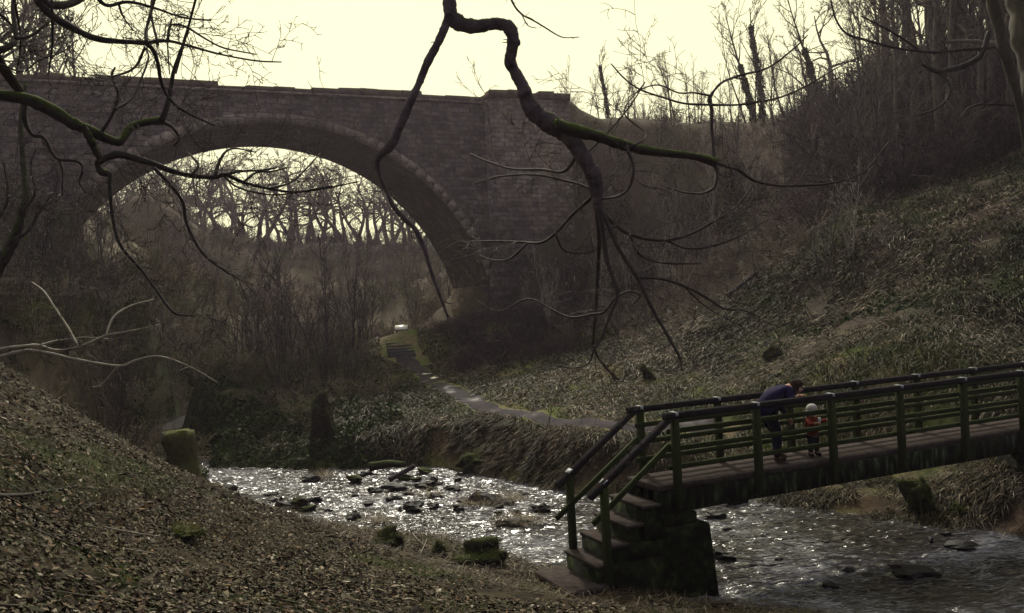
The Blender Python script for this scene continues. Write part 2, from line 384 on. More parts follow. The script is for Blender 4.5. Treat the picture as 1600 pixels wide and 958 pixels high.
def tz(x, y):
    x = np.asarray(x, float); y = np.asarray(y, float)
    i = np.clip(np.searchsorted(GX, x) - 1, 0, len(GX) - 2); j = np.clip(np.searchsorted(GY, y) - 1, 0, len(GY) - 2)
    u = (x - GX[i]) / (GX[i + 1] - GX[i]); v = (y - GY[j]) / (GY[j + 1] - GY[j])
    return (ZZ[j, i] * (1 - u) + ZZ[j, i + 1] * u) * (1 - v) + (ZZ[j + 1, i] * (1 - u) + ZZ[j + 1, i + 1] * u) * v
def tnorm(x, y, h=.12):
    dx = (tz(x + h, y) - tz(x - h, y)) / (2 * h); dy = (tz(x, y + h) - tz(x, y - h)) / (2 * h)
    n = np.stack([-dx, -dy, np.ones_like(dx)], -1); return n / np.linalg.norm(n, axis=-1)[..., None]
def hit(px, py, t0=3, t1=160):
    r = ray(px, py); t = np.arange(t0, t1, .05); z = tz(r[0] * t, t); k = np.argmax(z > r[2] * t)
    return r * t[k] if (z > r[2] * t).any() else r * t1
path_px = [(625,549),(632,560),(645,573),(665,588),(690,602),(720,618),(750,632),(790,643),(840,652),(900,660),(960,664),(1020,668),(1090,665),(1130,664)]
path = np.array([hit(*q)[:2] for q in path_px]); path = smooth_line(path, 6)
path_ext = np.vstack([hit(622, 522)[:2] * 0 + np.array([-5.95, 46.0]), path])
def mixcol(a, b, t): return np.asarray(a)[None] * (1 - t[:, None]) + np.asarray(b)[None] * t[:, None]
nx, ny = len(GX), len(GY)
V = np.stack([XX, YY, ZZ], -1).reshape(-1, 3)
ii = (np.arange(ny - 1)[:, None] * nx + np.arange(nx - 1)[None]).ravel()
Q = np.stack([ii, ii + 1, ii + nx + 1, ii + nx], -1)
x, y = V[:, 0], V[:, 1]
ins, ne, fa = zone(x, y)
nn = sstep(fbm(x * .5, y * .5, 77) * 1.2 + .5); n2 = sstep(fbm(x * 1.7, y * 1.7, 88) * 1.3 + .5)
c_near = mixcol((.020, .014, .009), (.045, .035, .018), n2); gp_ = sstep(fbm(x * .55, y * .55, 400) * 1.6 + .9 * np.exp(-pdist(x, y, near) ** 2 / 3) - .35)[:, None]; c_near = c_near * (1 - gp_) + gp_ * np.array([.035, .055, .010])
c_far = mixcol((.065, .045, .040), (.035, .045, .014), nn)
c_far = c_far * (0.6 + .6 * n2[:, None])
meadow = sstep(1.6 - pdist(x, y, path) / 4)[:, None]
c_far = c_far * (1 - .8 * meadow) + .8 * meadow * mixcol((.12, .16, .03), (.19, .15, .08), n2)
dfar = pdist(x, y, far); bankf = (np.exp(-((dfar - .7) / .6) ** 2) * sstep((x + 7) / 3))[:, None]; c_far = c_far * (1 - bankf) + bankf * mixcol((.06, .038, .024), (.028, .019, .013), n2); lf = sstep((-3.5 - x) / 2.5)[:, None] * sstep((34 - y) / 4)[:, None]; c_far = c_far * (1 - .7 * lf) + .7 * lf * mixcol((.02, .03, .008), (.05, .07, .014), n2)
col = np.where(ne[:, None], c_near, c_far)
back = sstep((y - 44) / 6)[:, None]
col = col * (1 - back) + back * mixcol((.080, .058, .040), (.068, .060, .032), nn)
col[ins] = (.02, .016, .012)
gm, nd, lk, b = mat('ground_soil', .95, .1)
a = nd.new("ShaderNodeAttribute"); a.attribute_name = 'col'
n = noise(nd, lk, 7, 8, geo(nd).outputs['Position'], .7)
r = cramp(nd, lk, n.outputs[0], [(.3, (.35, .35, .35)), (.7, (1.5, 1.5, 1.5))])
lk.new(mixc(nd, lk, 1.0, a.outputs[0], r.outputs[0], 'MULTIPLY'), b.inputs['Base Color'])
bump(nd, lk, b, n.outputs[0], .8, .06)
tag(link('ground', mesh('ground', V, Q, col=col, smooth=True), gm), kind='structure')

# path strip
wid = .46 + .10 * vnoise(np.arange(len(path)) * .4, 0 * np.arange(len(path)), 5)
tg = np.gradient(path, axis=0); tg /= np.linalg.norm(tg, axis=1)[:, None]; nr = np.stack([-tg[:, 1], tg[:, 0]], -1)
rows = []
K = 7
for k in range(K):
    s = (k / (K - 1) * 2 - 1)
    e_ = wid * s * (1 + .12 * vnoise(np.arange(len(path)) * .9, np.full(len(path), k > 3) * 7., 6))
    q = path + nr * e_[:, None]
    rows.append(np.column_stack([q, tz(q[:, 0], q[:, 1]) + .035 - .03 * abs(s) ** 3 * 1.5]))
Vp = np.stack(rows, 1).reshape(-1, 3)
i0 = (np.arange(len(path) - 1)[:, None] * K + np.arange(K - 1)[None]).ravel()
pm, nd, lk, b = mat('path_mud', .8, .3)
b.inputs['Specular IOR Level'].default_value = .12; g_ = geo(nd); n = noise(nd, lk, 2.2, 7, g_.outputs['Position']); n9 = noise(nd, lk, .9, 4, g_.outputs['Position'])
r = cramp(nd, lk, n.outputs[0], [(.3, (.020, .016, .018)), (.7, (.050, .041, .046))]); lk.new(r.outputs[0], b.inputs['Base Color'])
rr = cramp(nd, lk, n9.outputs[0], [(.54, (.95, .95, .95)), (.66, (.5, .5, .5))]); lk.new(rr.outputs[0], b.inputs['Roughness'])
bump(nd, lk, b, n.outputs[0], .3, .02)
tag(link('path', mesh('path', Vp, np.stack([i0, i0 + K, i0 + K + 1, i0 + 1], -1), smooth=True), pm), kind='structure')

# puddles on the path
def puddle(px, py, a, bb, rot):
    p = hit(px, py); th = np.linspace(0, 2 * math.pi, 20, endpoint=False)
    rr_ = 1 + .25 * rs.uniform(-1, 1, 20)
    X = a * np.cos(th) * rr_; Y = bb * np.sin(th) * rr_
    X, Y = X * math.cos(rot) - Y * math.sin(rot) + p[0], X * math.sin(rot) + Y * math.cos(rot) + p[1]
    X, Y = np.append(X, p[0]), np.append(Y, p[1])
    V = np.column_stack([X, Y, tz(X, Y) + .046])
    return mesh('puddle', V, None, [[i, (i + 1) % 20, 20] for i in range(20)])
wm, nd, lk, b = mat('puddle_water', .04, .8); b.inputs['Base Color'].default_value = (.05, .045, .04, 1)
for q in [(676,584,.6,.22,.9),(686,591,.5,.26,.9),(740,619,.35,.12,1.2)]:
    tag(link('puddle', puddle(*q), wm), kind='structure')

# river surface
def river():
    X = np.arange(-20, 22, .075); Y1 = np.arange(9, 34, .075)
    xx, yy = np.meshgrid(X, Y1)
    u = (xx * .80 - yy * .60); v = (xx * .60 + yy * .80)
    wv = fbm(u * .9, v * 2.2, 4, 3)
    h = .046 * fbm(u * 1.6 + wv, v * 3.6 + wv * 2, 61, 4) + .034 * (1 - np.abs(fbm(u * 2.4 + wv * 1.5, v * 6.5, 71, 3)) * 2.5) + .02 * fbm(u * .5, v * .9, 81, 2)
    keep = (yy < yf(xx) + 1.2) & (yy > yn(xx) - 1.6)
    idx = -np.ones(xx.shape, int); idx[keep] = np.arange(keep.sum())
    V = np.stack([xx, yy, WATER + h], -1)[keep]
    k4 = keep[:-1, :-1] & keep[1:, :-1] & keep[:-1, 1:] & keep[1:, 1:]
    Q = np.stack([idx[:-1, :-1][k4], idx[:-1, 1:][k4], idx[1:, 1:][k4], idx[1:, :-1][k4]], -1)
    m, nd, lk, b = mat('stream_water', .20, .35); b.inputs['IOR'].default_value = 1.4
    g = geo(nd); mp = nd.new("ShaderNodeMapping"); mp.inputs['Rotation'].default_value = (0, 0, math.radians(37)); mp.inputs['Scale'].default_value = (.8, 3.6, 1)
    lk.new(g.outputs['Position'], mp.inputs[0])
    n = noise(nd, lk, 2.0, 2, mp.outputs[0], .5, .8); n2_ = noise(nd, lk, .5, 3, g.outputs['Position'])
    n3_ = noise(nd, lk, 5, 7, mp.outputs[0], .75, 1.2)
    mul = nd.new("ShaderNodeMath"); mul.operation = 'MULTIPLY_ADD'; lk.new(n2_.outputs[0], mul.inputs[0]); mul.inputs[1].default_value = .7; lk.new(n3_.outputs[0], mul.inputs[2])
    foam_sheen = nd.new("ShaderNodeMapRange"); foam_sheen.inputs[1].default_value = .84; foam_sheen.inputs[2].default_value = 1.06; foam_sheen.inputs[4].default_value = .5; lk.new(mul.outputs[0], foam_sheen.inputs[0])  # foam streaks, also painting the ripples' bright sky sheen into the colour
    lk.new(mixc(nd, lk, foam_sheen.outputs[0], (.018, .015, .014), (.44, .45, .51)), b.inputs['Base Color'])
    bump(nd, lk, b, n.outputs[0], 1.0, .22)
    tag(link('stream_water', mesh('stream_water', V, Q, smooth=True), m), kind='structure')
    # calm upstream reach
    V = []
    for X0, X1, Yy in [(-12.5, -11.2, 30.), (-14.6, -13.3, 34.), (-15.6, -13.7, 38), (-16.8, -14.7, 48), (-20, -16, 76)]: V += [(X0, Yy, WATER), (X1, Yy, WATER)]
    tag(link('upstream_water', mesh('upstream_water', V, [[i, i + 1, i + 3, i + 2] for i in (0, 2, 4, 6)]), simple('calm_water', [(.3, (.015, .013, .012)), (.7, (.04, .036, .034))], 3, .85, .4, .03, spec=.04)), kind='structure')
river()

# ------------------------------------------------------------------ stone arch bridge
TOP = 12.0
Ab, Bb = PZ(60, 115, TOP), PZ(870, 157, TOP)
eb = (Bb - Ab) / np.linalg.norm(Bb - Ab); nb = np.array([-eb[1], eb[0], 0])
ANG = math.atan2(eb[1], eb[0])
def bl(px, py):
    r = ray(px, py); p = r * ((Ab @ nb) / (r @ nb)); return (p - Ab) @ eb, p[2]
bridge = tag(empty('stone_arch_bridge', (Ab[0], Ab[1], 0), (0, 0, ANG)), 'old single span sandstone arch bridge high over the wooded valley', 'bridge')
WB, CX, CZ, R0 = 7.0, 10.75, -2.1, 12.2
def arch_pts(R, n=64, zlow=-3):
    a0 = math.asin(0 / R); th = np.linspace(math.pi, 0, n)
    pts = [(CX + R * math.cos(t), CZ + R * math.sin(t)) for t in th]
    return np.array([(pts[0][0], zlow)] + pts + [(pts[-1][0], zlow)])
ap = arch_pts(R0)
XL, XR = -14.0, bl(756, 160)[0]
# spandrel wall front and rear: columns between arch and parapet foot
def wall_face(y, flip):
    m = MB(); aR = arch_pts(R0 + .02, 64)
    xs = np.concatenate([np.arange(XL, aR[0][0], .8), aR[1:-1, 0], np.arange(aR[-1][0] + .01, XR + .01, .4), [XR]])
    xs = np.unique(np.round(xs, 4)); V = []; 
    for x_ in xs:
        dx_ = abs(x_ - CX); lowz = CZ + math.sqrt(max(0, (R0 + .02) ** 2 - dx_ ** 2)) if dx_ < R0 + .02 else -4
        V += [(x_, y, lowz), (x_, y, 11.72)]
    n = len(xs)
    Q = [[2 * i, 2 * i + 2, 2 * i + 3, 2 * i + 1] for i in range(n - 1)]
    if flip: Q = [q[::-1] for q in Q]
    m.add(V, Q); return m
wf = wall_face(0, False); wr = wall_face(WB, True); wf.add(np.concatenate(wr.v), np.concatenate(wr.q))
wf.box(XR - .02, XR + .3, .2, WB - .2, -4, 11.7)
wf.build('spandrel_wall', M['stone'], bridge)
# barrel (soffit) with uv along the arch
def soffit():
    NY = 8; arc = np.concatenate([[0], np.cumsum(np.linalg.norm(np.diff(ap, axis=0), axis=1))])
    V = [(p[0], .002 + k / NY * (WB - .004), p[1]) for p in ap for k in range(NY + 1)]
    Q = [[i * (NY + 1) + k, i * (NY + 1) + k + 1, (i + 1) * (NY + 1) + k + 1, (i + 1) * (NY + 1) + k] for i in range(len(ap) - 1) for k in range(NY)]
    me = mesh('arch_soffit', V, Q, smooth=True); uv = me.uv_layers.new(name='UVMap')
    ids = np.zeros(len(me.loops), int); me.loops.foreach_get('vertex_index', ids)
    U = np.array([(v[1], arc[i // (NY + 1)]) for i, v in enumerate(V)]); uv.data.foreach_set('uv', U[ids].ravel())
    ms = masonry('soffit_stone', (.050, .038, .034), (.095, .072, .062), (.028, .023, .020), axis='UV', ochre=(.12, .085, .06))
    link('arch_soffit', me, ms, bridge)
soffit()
# voussoir ring: separate stones with thin joints, slightly proud of the wall
m = MB(); nv = 62
for i in range(nv):
    t0, t1 = math.pi * (i + .01) / nv, math.pi * (i + .99) / nv
    ro = R0 + .46 + rs.uniform(-.012, .012); pr = -.05 + rs.uniform(-.012, .012)
    V = []
    for yy_ in (pr, .12):
        for (rr_, t) in ((R0 - .01, t0), (ro, t0), (ro, t1), (R0 - .01, t1)): V.append((CX + rr_ * math.cos(t), yy_, CZ + rr_ * math.sin(t)))
    m.add(V, [[0, 1, 2, 3], [7, 6, 5, 4], [0, 4, 5, 1], [1, 5, 6, 2], [2, 6, 7, 3], [3, 7, 4, 0]])
m.build('arch_ring', M['ring'], bridge)
# parapets: irregular blocks
for nm, y0, y1 in (('parapet', -.08, .38), ('parapet', WB - .38, WB + .08)):
    m = MB(); x_ = XL
    while x_ < XR - .1:
        w_ = rs.uniform(.7, 1.5); h = 11.72 + .28 + rs.uniform(-.1, .08) + (.10 if rs.rand() < .12 else 0) + .06 * math.sin(x_ * .5)
        m.box(x_, min(x_ + w_ - .006, XR), y0 + rs.uniform(-.03, .03), y1, 11.70, h, .02); x_ += w_
    m.build(nm, M['coping'], bridge)
m = MB(); m.box(XL, XR, .385, WB - .385, 11.2, 11.5); m.build('roadway', M['coping'], bridge)
# string course
m = MB(); m.box(XL, XR, -.11, .05, 11.55, 11.71); m.build('string_course', M['stone'], bridge)
# abutment tower that projects towards the viewer at the right end
xa, za = bl(758, 148); xb_, zb_ = bl(877, 157)
m = MB(); m.box(XR + .0, xb_, -1.05, WB + .5, -4, 11.75, 0); m.build('abutment', M['stone'], bridge)
m = MB(); x_ = XR - .05
while x_ < xb_:
    w_ = rs.uniform(.6, 1.2); m.box(x_, min(x_ + w_ - .02, xb_ + .05), -1.15, -.3, 11.76, 12.15 + rs.uniform(-.12, .14), .02); x_ += w_
m.box(XR + .02, XR + .45, -.2, WB, 11.76, 12.1); m.build('abutment_coping', M['coping'], bridge)

# wing wall: stepped low stones running on from the abutment into the bank
def bw(x, y, z): p = Ab + eb * x + nb * y; return np.array([p[0], p[1], z])

# ------------------------------------------------------------------ footbridge
FA = math.radians(23.7)
fb = tag(empty('footbridge', (2.39, 13.42, -2.8), (0, -.013, FA)), 'narrow footbridge over the stream with green algae covered posts, dark handrails and concrete steps', 'footbridge')
FW = 1.05
def fbw(x, y, z):
    c, s = math.cos(FA), math.sin(FA); return np.array([2.39 + c * x - s * y, 13.42 + s * x + c * y, -2.8 + z + .013 * x])
m = MB(); m.box(-.3, 12.2, .06, FW - .06, -.10, 0); bevel(m.build('deck', M['deck'], fb), .012)
for y0 in (.065, FW - .205):
    m = MB(); m.box(-.32, 12.2, y0, y0 + .14, -.44, -.102); bevel(m.build('beam', M['beam'], fb), .015)
px_ = [0, 1.53, 3.07, 4.60, 6.14, 7.67, 9.2, 10.7]
for side, yc in ((0, 0), (1, FW)):
    sg = -1 if side == 0 else 1
    for i, x_ in enumerate(px_):
        xo = x_ + (0 if side == 0 else .04)
        m = MB(); m.bar((xo, yc, -.36), (xo + .0, yc, .998), .115, .10, up=(1, 0, 0))
        po = bevel(m.build('post', M['wood_post'], fb), .008)
        m = MB(); m.box(xo - .026, xo + .026, yc - .075, yc + .075, 1.094, 1.100); m.box(xo - .026, xo + .026, yc - .079, yc - .075, 1.045, 1.1); m.box(xo - .035, xo + .035, yc + .075, yc + .079, 1.02, 1.1)
        m.build('strap', M['tin'], po)
    m = MB(); m.box(-.18, 12.0, yc - .072, yc + .072, 1.0, 1.092); bevel(m.build('handrail', M['wood_rail'], fb), .01)
    for z_ in (.80, .53, .25):
        yr = yc + (.075 if side == 0 else -.075)
        m = MB(); m.box(-.1, 12.0, yr - .022, yr + .022, z_ - .038, z_ + .038); bevel(m.build('rail', M['wood_post'], fb), .006)
    # stair newel, sloping handrail and rail
    nx_ = -1.28 if side == 0 else -1.30
    m = MB(); m.bar((nx_, yc, -1.28 if side == 0 else -1.05), (nx_, yc, .13), .115, .10, up=(1, 0, 0)); po = bevel(m.build('stair_post', M['wood_post'], fb), .008)
    m = MB(); m.bar((nx_ - .035, yc, .218 - .027), (nx_ + .035, yc, .218 + .023), .15, .006); m.build('strap', M['tin'], po)
    m = MB(); m.bar((-.06, yc, 1.03), (-1.52, yc, .0), .115, .085); bevel(m.build('stair_handrail', M['wood_rail'], fb), .01)
    m = MB(); m.bar((-.06, yc + (.075 if side == 0 else -.075), .60), (-1.45 if side == 0 else -1.6, yc + (.075 if side == 0 else -.075), -.40 if side == 0 else -.48), .05, .08); bevel(m.build('stair_rail', M['wood_post'], fb), .006)
# steps, each solid down to the ground, then the bottom slab
for k in range(1, 5):
    m = MB(); x1_ = -.32 - .28 * (k - 1)
    m.box(x1_ - .30, x1_ + (0 if k > 1 else .02), .02, FW - .0, -.25 * k - .055, -.25 * k); bevel(m.build('tread', M['deck'], fb), .01)
    m = MB(); m.box(x1_ - .275, x1_ - .002 if k > 1 else x1_ + .02, .045, FW - .03, -1.9, -.25 * k - .057); m.build('step_block', M['pier'], fb)
m = MB(); m.box(-1.95, -1.30, -.05, FW + .1, -1.36, -1.27, .008); bevel(m.build('bottom_slab', M['deck'], fb), .015)
m = MB()
V = [(-.42, -.02, -2.3), (.56, -.22, -2.3), (.56, FW + .2, -2.3), (-.42, FW + .05, -2.3), (-.34, .03, -.62), (.47, -.12, -.62), (.47, FW + .1, -.62), (-.34, FW, -.62)]
m.add(V, [[0, 3, 2, 1], [4, 5, 6, 7], [0, 1, 5, 4], [1, 2, 6, 5], [2, 3, 7, 6], [3, 0, 4, 7]])
bevel(m.build('pier', M['pier'], fb), .04, 2)
m = MB(); m.box(-.30, .33, .0, FW + .0, -.618, -.445); bevel(m.build('pier_cap', M['pier'], fb), .03)
m = MB(); m.box(-1.2, -.34, -.015, .044, -1.9, -1.02); m.box(-.9, -.34, -.012, .044, -1.018, -.77); m.box(-.62, -.34, -.010, .044, -.768, -.52); m.build('stair_wall', M['pier'], fb)
m = MB(); m.box(8.3, 12.2, -.1, FW + .1, -1.6, -.445); m.build('abutment', M['pier'], fb)

# ------------------------------------------------------------------ tree generator
def grow(rng, p, d, L, r, lev, maxlev, o, out, tip=.15):
    n = max(3, int(o.get('seg', 6) * (1 if lev == 0 else .8 ** lev)) + 1)
    pts = [np.array(p, float)]; d = np.array(d, float); d /= np.linalg.norm(d); dirs = [d]
    for i in range(n - 1):
        d = d + rng.normal(0, o['wob'] * (1 + .3 * lev), 3); d[2] += o['up'][min(lev, len(o['up']) - 1)]; d /= np.linalg.norm(d)
        pts.append(pts[-1] + d * L / (n - 1)); dirs.append(d)
    pts = np.array(pts); t = np.linspace(0, 1, n); rad = r * (1 - (1 - tip) * t ** (.8))
    if lev == 0 and o.get('flare'): rad[0] *= 1.5
    out[lev].append((pts, rad))
    if lev >= maxlev: return
    nc = o['nc'][lev]; nc = rng.randint(int(nc * .8), int(nc * 1.2) + 2)
    s0 = o['start'][lev]
    for k in range(nc):
        s = s0 + (1 - s0) * (k + rng.rand()) / nc
        f = s * (n - 1); i = min(int(f), n - 2); q = pts[i] + (pts[i + 1] - pts[i]) * (f - i)
        ax = rng.normal(0, 1, 3); ax -= ax @ dirs[i] * dirs[i]; ax /= np.linalg.norm(ax) + 1e-9
        a = math.radians(o['ang'][lev] * rng.uniform(.6, 1.3)); dd = dirs[i] * math.cos(a) + ax * math.sin(a)
        l = L * o['lr'][lev] * rng.uniform(.55, 1.1) * (1.15 - .6 * s)
        rr_ = min(rad[i] * .75, r * o['rr'][lev] * rng.uniform(.7, 1.1))
        grow(rng, q, dd, l, max(rr_, .004), lev + 1, maxlev, o, out)
SIDES = [7, 5, 3, 3, 3]
def make_tree(name, seed, L, r, o, maxlev=3, minr=.006):
    rng = np.random.RandomState(seed); out = [[] for _ in range(maxlev + 1)]
    stems = o.get('stems', 1)
    for s in range(stems):
        a = rng.uniform(0, 6.28); sp = o.get('spread', 0)
        grow(rng, (sp * .4 * math.cos(a), sp * .4 * math.sin(a), -.25), (sp * math.cos(a) + o.get('lean', 0), sp * math.sin(a), 1), L * rng.uniform(.75, 1.1) if stems > 1 else L, r, 0, maxlev, o, out)
    tr = MB(); br = MB()
    for lev, lst in enumerate(out):
        for pts, rad in lst: (tr if lev == 0 else br).tube(pts, np.maximum(rad, minr), SIDES[lev], .06 if lev == 0 else 0)
    return tr, br, out
def ivy_mesh(name, out, frm, to, rad, count, rng, size=.16, lean=0):
    trunk = out[0][0][0]
    t = rng.uniform(frm, to, count); f = t * (len(trunk) - 1); i = np.clip(f.astype(int), 0, len(trunk) - 2)
    q = trunk[i] + (trunk[i + 1] - trunk[i]) * (f - i)[:, None]
    th = rng.uniform(0, 6.28, count); rr_ = rad * np.sqrt(rng.uniform(.2, 1, count)) * (1.15 - .6 * (t - frm) / (to - frm)) * (1 + .35 * np.sin(t * 40 + th * 2))
    q = q + np.stack([np.cos(th) * rr_, np.sin(th) * rr_, rng.normal(0, .1, count)], -1)
    return leaves(name, q, rng, size, [(.02, .03, .010), (.045, .06, .018), (.075, .085, .04)])
def leaves(name, q, rng, size, cols, flat=None):
    n = len(q); a = rng.normal(0, 1, (n, 3)); a /= np.linalg.norm(a, axis=1)[:, None]
    b_ = rng.normal(0, 1, (n, 3)); b_ -= (b_ * a).sum(1)[:, None] * a; b_ /= np.linalg.norm(b_, axis=1)[:, None]
    c = np.cross(a, b_); s = size * rng.uniform(.5, 1.2, n)[:, None]
    V = np.stack([q - a * s * .5, q + b_ * s * .45 + c * s * .12, q + a * s * .5, q - b_ * s * .45 + c * s * .12], 1).reshape(-1, 3)
    base = np.arange(n)[:, None] * 4
    T = np.concatenate([base + [0, 1, 2], base + [0, 2, 3]])
    cc = np.array(cols)[rng.randint(0, len(cols), n)] * rng.uniform(.7, 1.3, n)[:, None]
    return mesh(name, V, None, T, np.repeat(cc, 4, 0))
O_OAK = dict(seg=8, wob=.16, up=(.02, .04, .02, 0), nc=(9, 7, 6), start=(.28, .2, .15), ang=(58, 50, 45), lr=(.62, .5, .5), rr=(.5, .45, .4), flare=1)
O_TALL = dict(seg=10, wob=.05, up=(.06, .10, .05, 0), nc=(13, 6, 5), start=(.35, .25, .2), ang=(38, 36, 40), lr=(.34, .5, .5), rr=(.38, .45, .45), flare=1)
O_SAP = dict(seg=8, wob=.06, up=(.05, .08, .03), nc=(9, 4), start=(.25, .2), ang=(34, 40), lr=(.36, .45), rr=(.45, .5), stems=3, spread=.16)
O_POLE = dict(seg=10, wob=.05, up=(.04, .08, .03), nc=(10, 4), start=(.4, .2), ang=(36, 40), lr=(.22, .5), rr=(.4, .5))
O_BUSH = dict(seg=6, wob=.13, up=(.0, .0, 0), nc=(7, 3), start=(.2, .2), ang=(42, 45), lr=(.5, .5), rr=(.6, .6), stems=9, spread=.75)
TPL = {}
def template(key, name, seed, L, r, o, maxlev, mt, minr=.006, ivy=None, mb=None):
    tr, br, out = make_tree(name, seed, L, r, o, maxlev, minr)
    TPL[key] = dict(name=name, tr=tr.mesh('trunk', True), br=br.mesh('branches'), ivy=None, mt=mt, mb=mb or mt, h=L)
    TPL[key]['tr'].materials.append(mt); TPL[key]['br'].materials.append(mb or mt)
    if ivy:
        me = ivy_mesh('ivy', out, *ivy, np.random.RandomState(seed)); me.materials.append(M['ivy']); TPL[key]['ivy'] = me
def place(key, x, y, label, cat='tree', group=None, h=None, rot=None, lean=(0, 0), sxy=None, name=None):
    t = TPL[key]; s = (h / t['h']) if h else 1
    e_ = empty(name or t['name'], (x, y, float(tz(x, y))), (lean[0], lean[1], rs.uniform(0, 6.28) if rot is None else rot))
    e_.scale = (s * (sxy or 1), s * (sxy or 1), s)
    link('trunk', t['tr'], None, e_); link('crown', t['br'], None, e_)
    if t['ivy']: link('ivy', t['ivy'], None, e_)
    return tag(e_, label, cat, group)
def base_at(px, d): r = ray(px, 300); return r[0] * d, d

for i in range(5): template(f'oak{i}', 'bare_tree', 20 + i, 7.5, .24, O_OAK, 3, M['bark_far'], .018)
for i in range(4): template(f'tall{i}', 'bare_tree', 40 + i, 9, .15, O_TALL, 3, M['bark_far'], .012)
for i in range(2): template(f'ivy{i}', 'ivy_clad_tree', 50 + i, 10, .22, O_TALL, 3, M['bark_far'], .014, ivy=(.05, .85 if i else .55, .32, 3600))
for i in range(4): template(f'pole{i}', 'bare_tree', 60 + i, 7, .07, O_POLE, 2, M['bark_far'], .012)
for i in range(4): template(f'sap{i}', 'sapling', 70 + i, 4, .035, O_SAP, 2, M['twig'], .008)
for i in range(2): template(f'psap{i}', 'sapling', 80 + i, 4, .035, O_SAP, 2, M['bark_pale'], .009)

# skyline trees on the embankment (photo x, distance, height, kind, label)
sky_trees = [
 (925,60,3.6,'pole0',.10,'short thin leaning snag on the embankment just right of the bridge end'),
 (955,62,5.4,'ivy1',-.02,'slim bare tree with shaggy ivy trunk, first past the leaning snag'),
 (988,64,4.4,'tall0',0,'small twiggy bare tree on the embankment beside the shaggy ivy trunk'),
 (1010,64,3.2,'pole1',0,'low twiggy tree on the embankment right of the small twiggy bare tree'),
 (1060,64,5.0,'tall1',-.12,'thin bare tree leaning left on the embankment skyline'),
 (1082,66,5.3,'pole2',.0,'upright thin bare tree in the middle of the embankment skyline'),
 (1100,68,4.6,'tall2',.06,'bare tree with fine twigs behind the upturned branch tip'),
 (1128,66,5.2,'pole3',.04,'slender bare tree just right of the upturned branch tip'),
 (1150,66,3.8,'tall3',0,'low bare tree at the foot of the two big ivy trunks'),
 (1170,63,7.6,'pole1',-.30,'long bare stem slanting left across the sky before the ivy trunks'),
 (1184,62,8.0,'ivy0',-.10,'tall forked tree with green ivy low on its trunk, left one of the pair'),
 (1196,62,8.4,'ivy1',.0,'tall column of ivy rising on the right of the forked tree'),
 (1232,61,6.3,'tall0',-.22,'bare tree leaning left between the ivy column and the big round crown'),
 (1246,61,6.0,'pole2',-.18,'thin stem leaning left before the big round crown'),
 (1262,66,6.4,'oak1',0,'bare crown standing behind the gap left of the big round crown'),
 (1312,62,7.6,'oak3',0,'twiggy bare crown at the left edge of the dark wood'),
 (1290,58,8.0,'ivy0',-.14,'bare tree with wide round crown and ivy on its middle trunk'),
]
for px, d, h, k, ln, lab in sky_trees:
    x, y = base_at(px, d); place(k, x, y, lab, h=h, lean=(0, ln), rot=0)
for i in range(26):
    px = rs.uniform(930, 1330); x, y = base_at(px, rs.uniform(60, 72))
    place(('pole%d' % (i % 4)) if i % 2 else ('tall%d' % (i % 4)), x, y, 'thin bare tree among the others on the embankment skyline', group='thin trees on the embankment skyline', h=rs.uniform(3, 5.2) + (1.5 if px > 1180 else 0), lean=(0, rs.uniform(-.12, .08)))
# bare trees seen through the arch, on the far slope's crest
arch_lab = 'bare twisting tree on the far valley crest, seen under the arch'
for i in range(64):
    px = 90 + i * 10 + rs.uniform(-7, 7); d = 104 + rs.uniform(-1, 10)
    x, y = base_at(px, d)
    place(f'oak{i % 5}', x, y, arch_lab, group='bare trees along the crest under the arch', h=9.3 + rs.uniform(-1.2, 1.8) - .002 * abs(px - 380), sxy=1.15)
# right hand wood above the slope
wood_lab = 'bare tree packed in the dark wood above the right slope'
k = 0
for i in range(46):
    px = 1352 + (i % 23) * 12.5 + rs.uniform(-8, 8); d = rs.uniform(38, 60) if i < 30 else rs.uniform(34, 46)
    x, y = base_at(px, d)
    place(('oak%d' % (i % 5)) if i % 3 == 0 and px > 1450 else ('tall%d' % (i % 4)), x, y, wood_lab, group='dark wood at upper right', h=rs.uniform(8, 12.5) * (.75 if px < 1390 else 1.05))
# trees behind the left end of the bridge
for px, d, h, kk, lab in [(25,52,17,'tall1','bare tree rising over the left end of the bridge at the picture edge'),(85,54,16.5,'tall2','fine twigged bare tree rising over the bridge parapet at left'),
                      (5,44,15.5,'oak2','twiggy bare tree over the left end of the bridge, nearest the left edge'),(55,50,15.8,'tall3','bare tree with fine upright twigs above the left parapet'),(120,56,15.6,'tall0','low bare crown just showing above the parapet left of the arch'),(-30,46,17,'oak1','spreading bare tree cut by the left picture edge behind the bridge')]:
    x, y = base_at(px, d); place(kk, x, y, lab, h=h)
# saplings: left slope, valley floor, far slope, embankment, right hillside
def scat(n, f, keys, lab, grp, h0, h1, name=None):
    c = 0; tries = 0
    while c < n and tries < n * 60:
        tries += 1; x, y = f()
        ins_, _, _ = zone(np.array([x]), np.array([y]))
        if ins_[0] or pdist(np.array([x]), np.array([y]), path_ext)[0] < 1.6: continue
        if -1 < (np.array([x, y]) - Ab[:2]) @ nb[:2] < WB + 1 and (np.array([x,y]) - Ab[:2]) @ eb[:2] < xb_ + .5: continue
        place(keys[c % len(keys)], x, y, lab, 'sapling' if 'sap' in keys[0] else 'tree', grp, h=rs.uniform(h0, h1)); c += 1
def U(px0, px1, d0, d1): return lambda: base_at(rs.uniform(px0, px1), rs.uniform(d0, d1))
scat(26, U(-60, 170, 25, 40), ['sap0','sap1','sap2','pole1'], 'spindly bare sapling in the tangle on the left slope', 'saplings on the left slope', 2.5, 5)
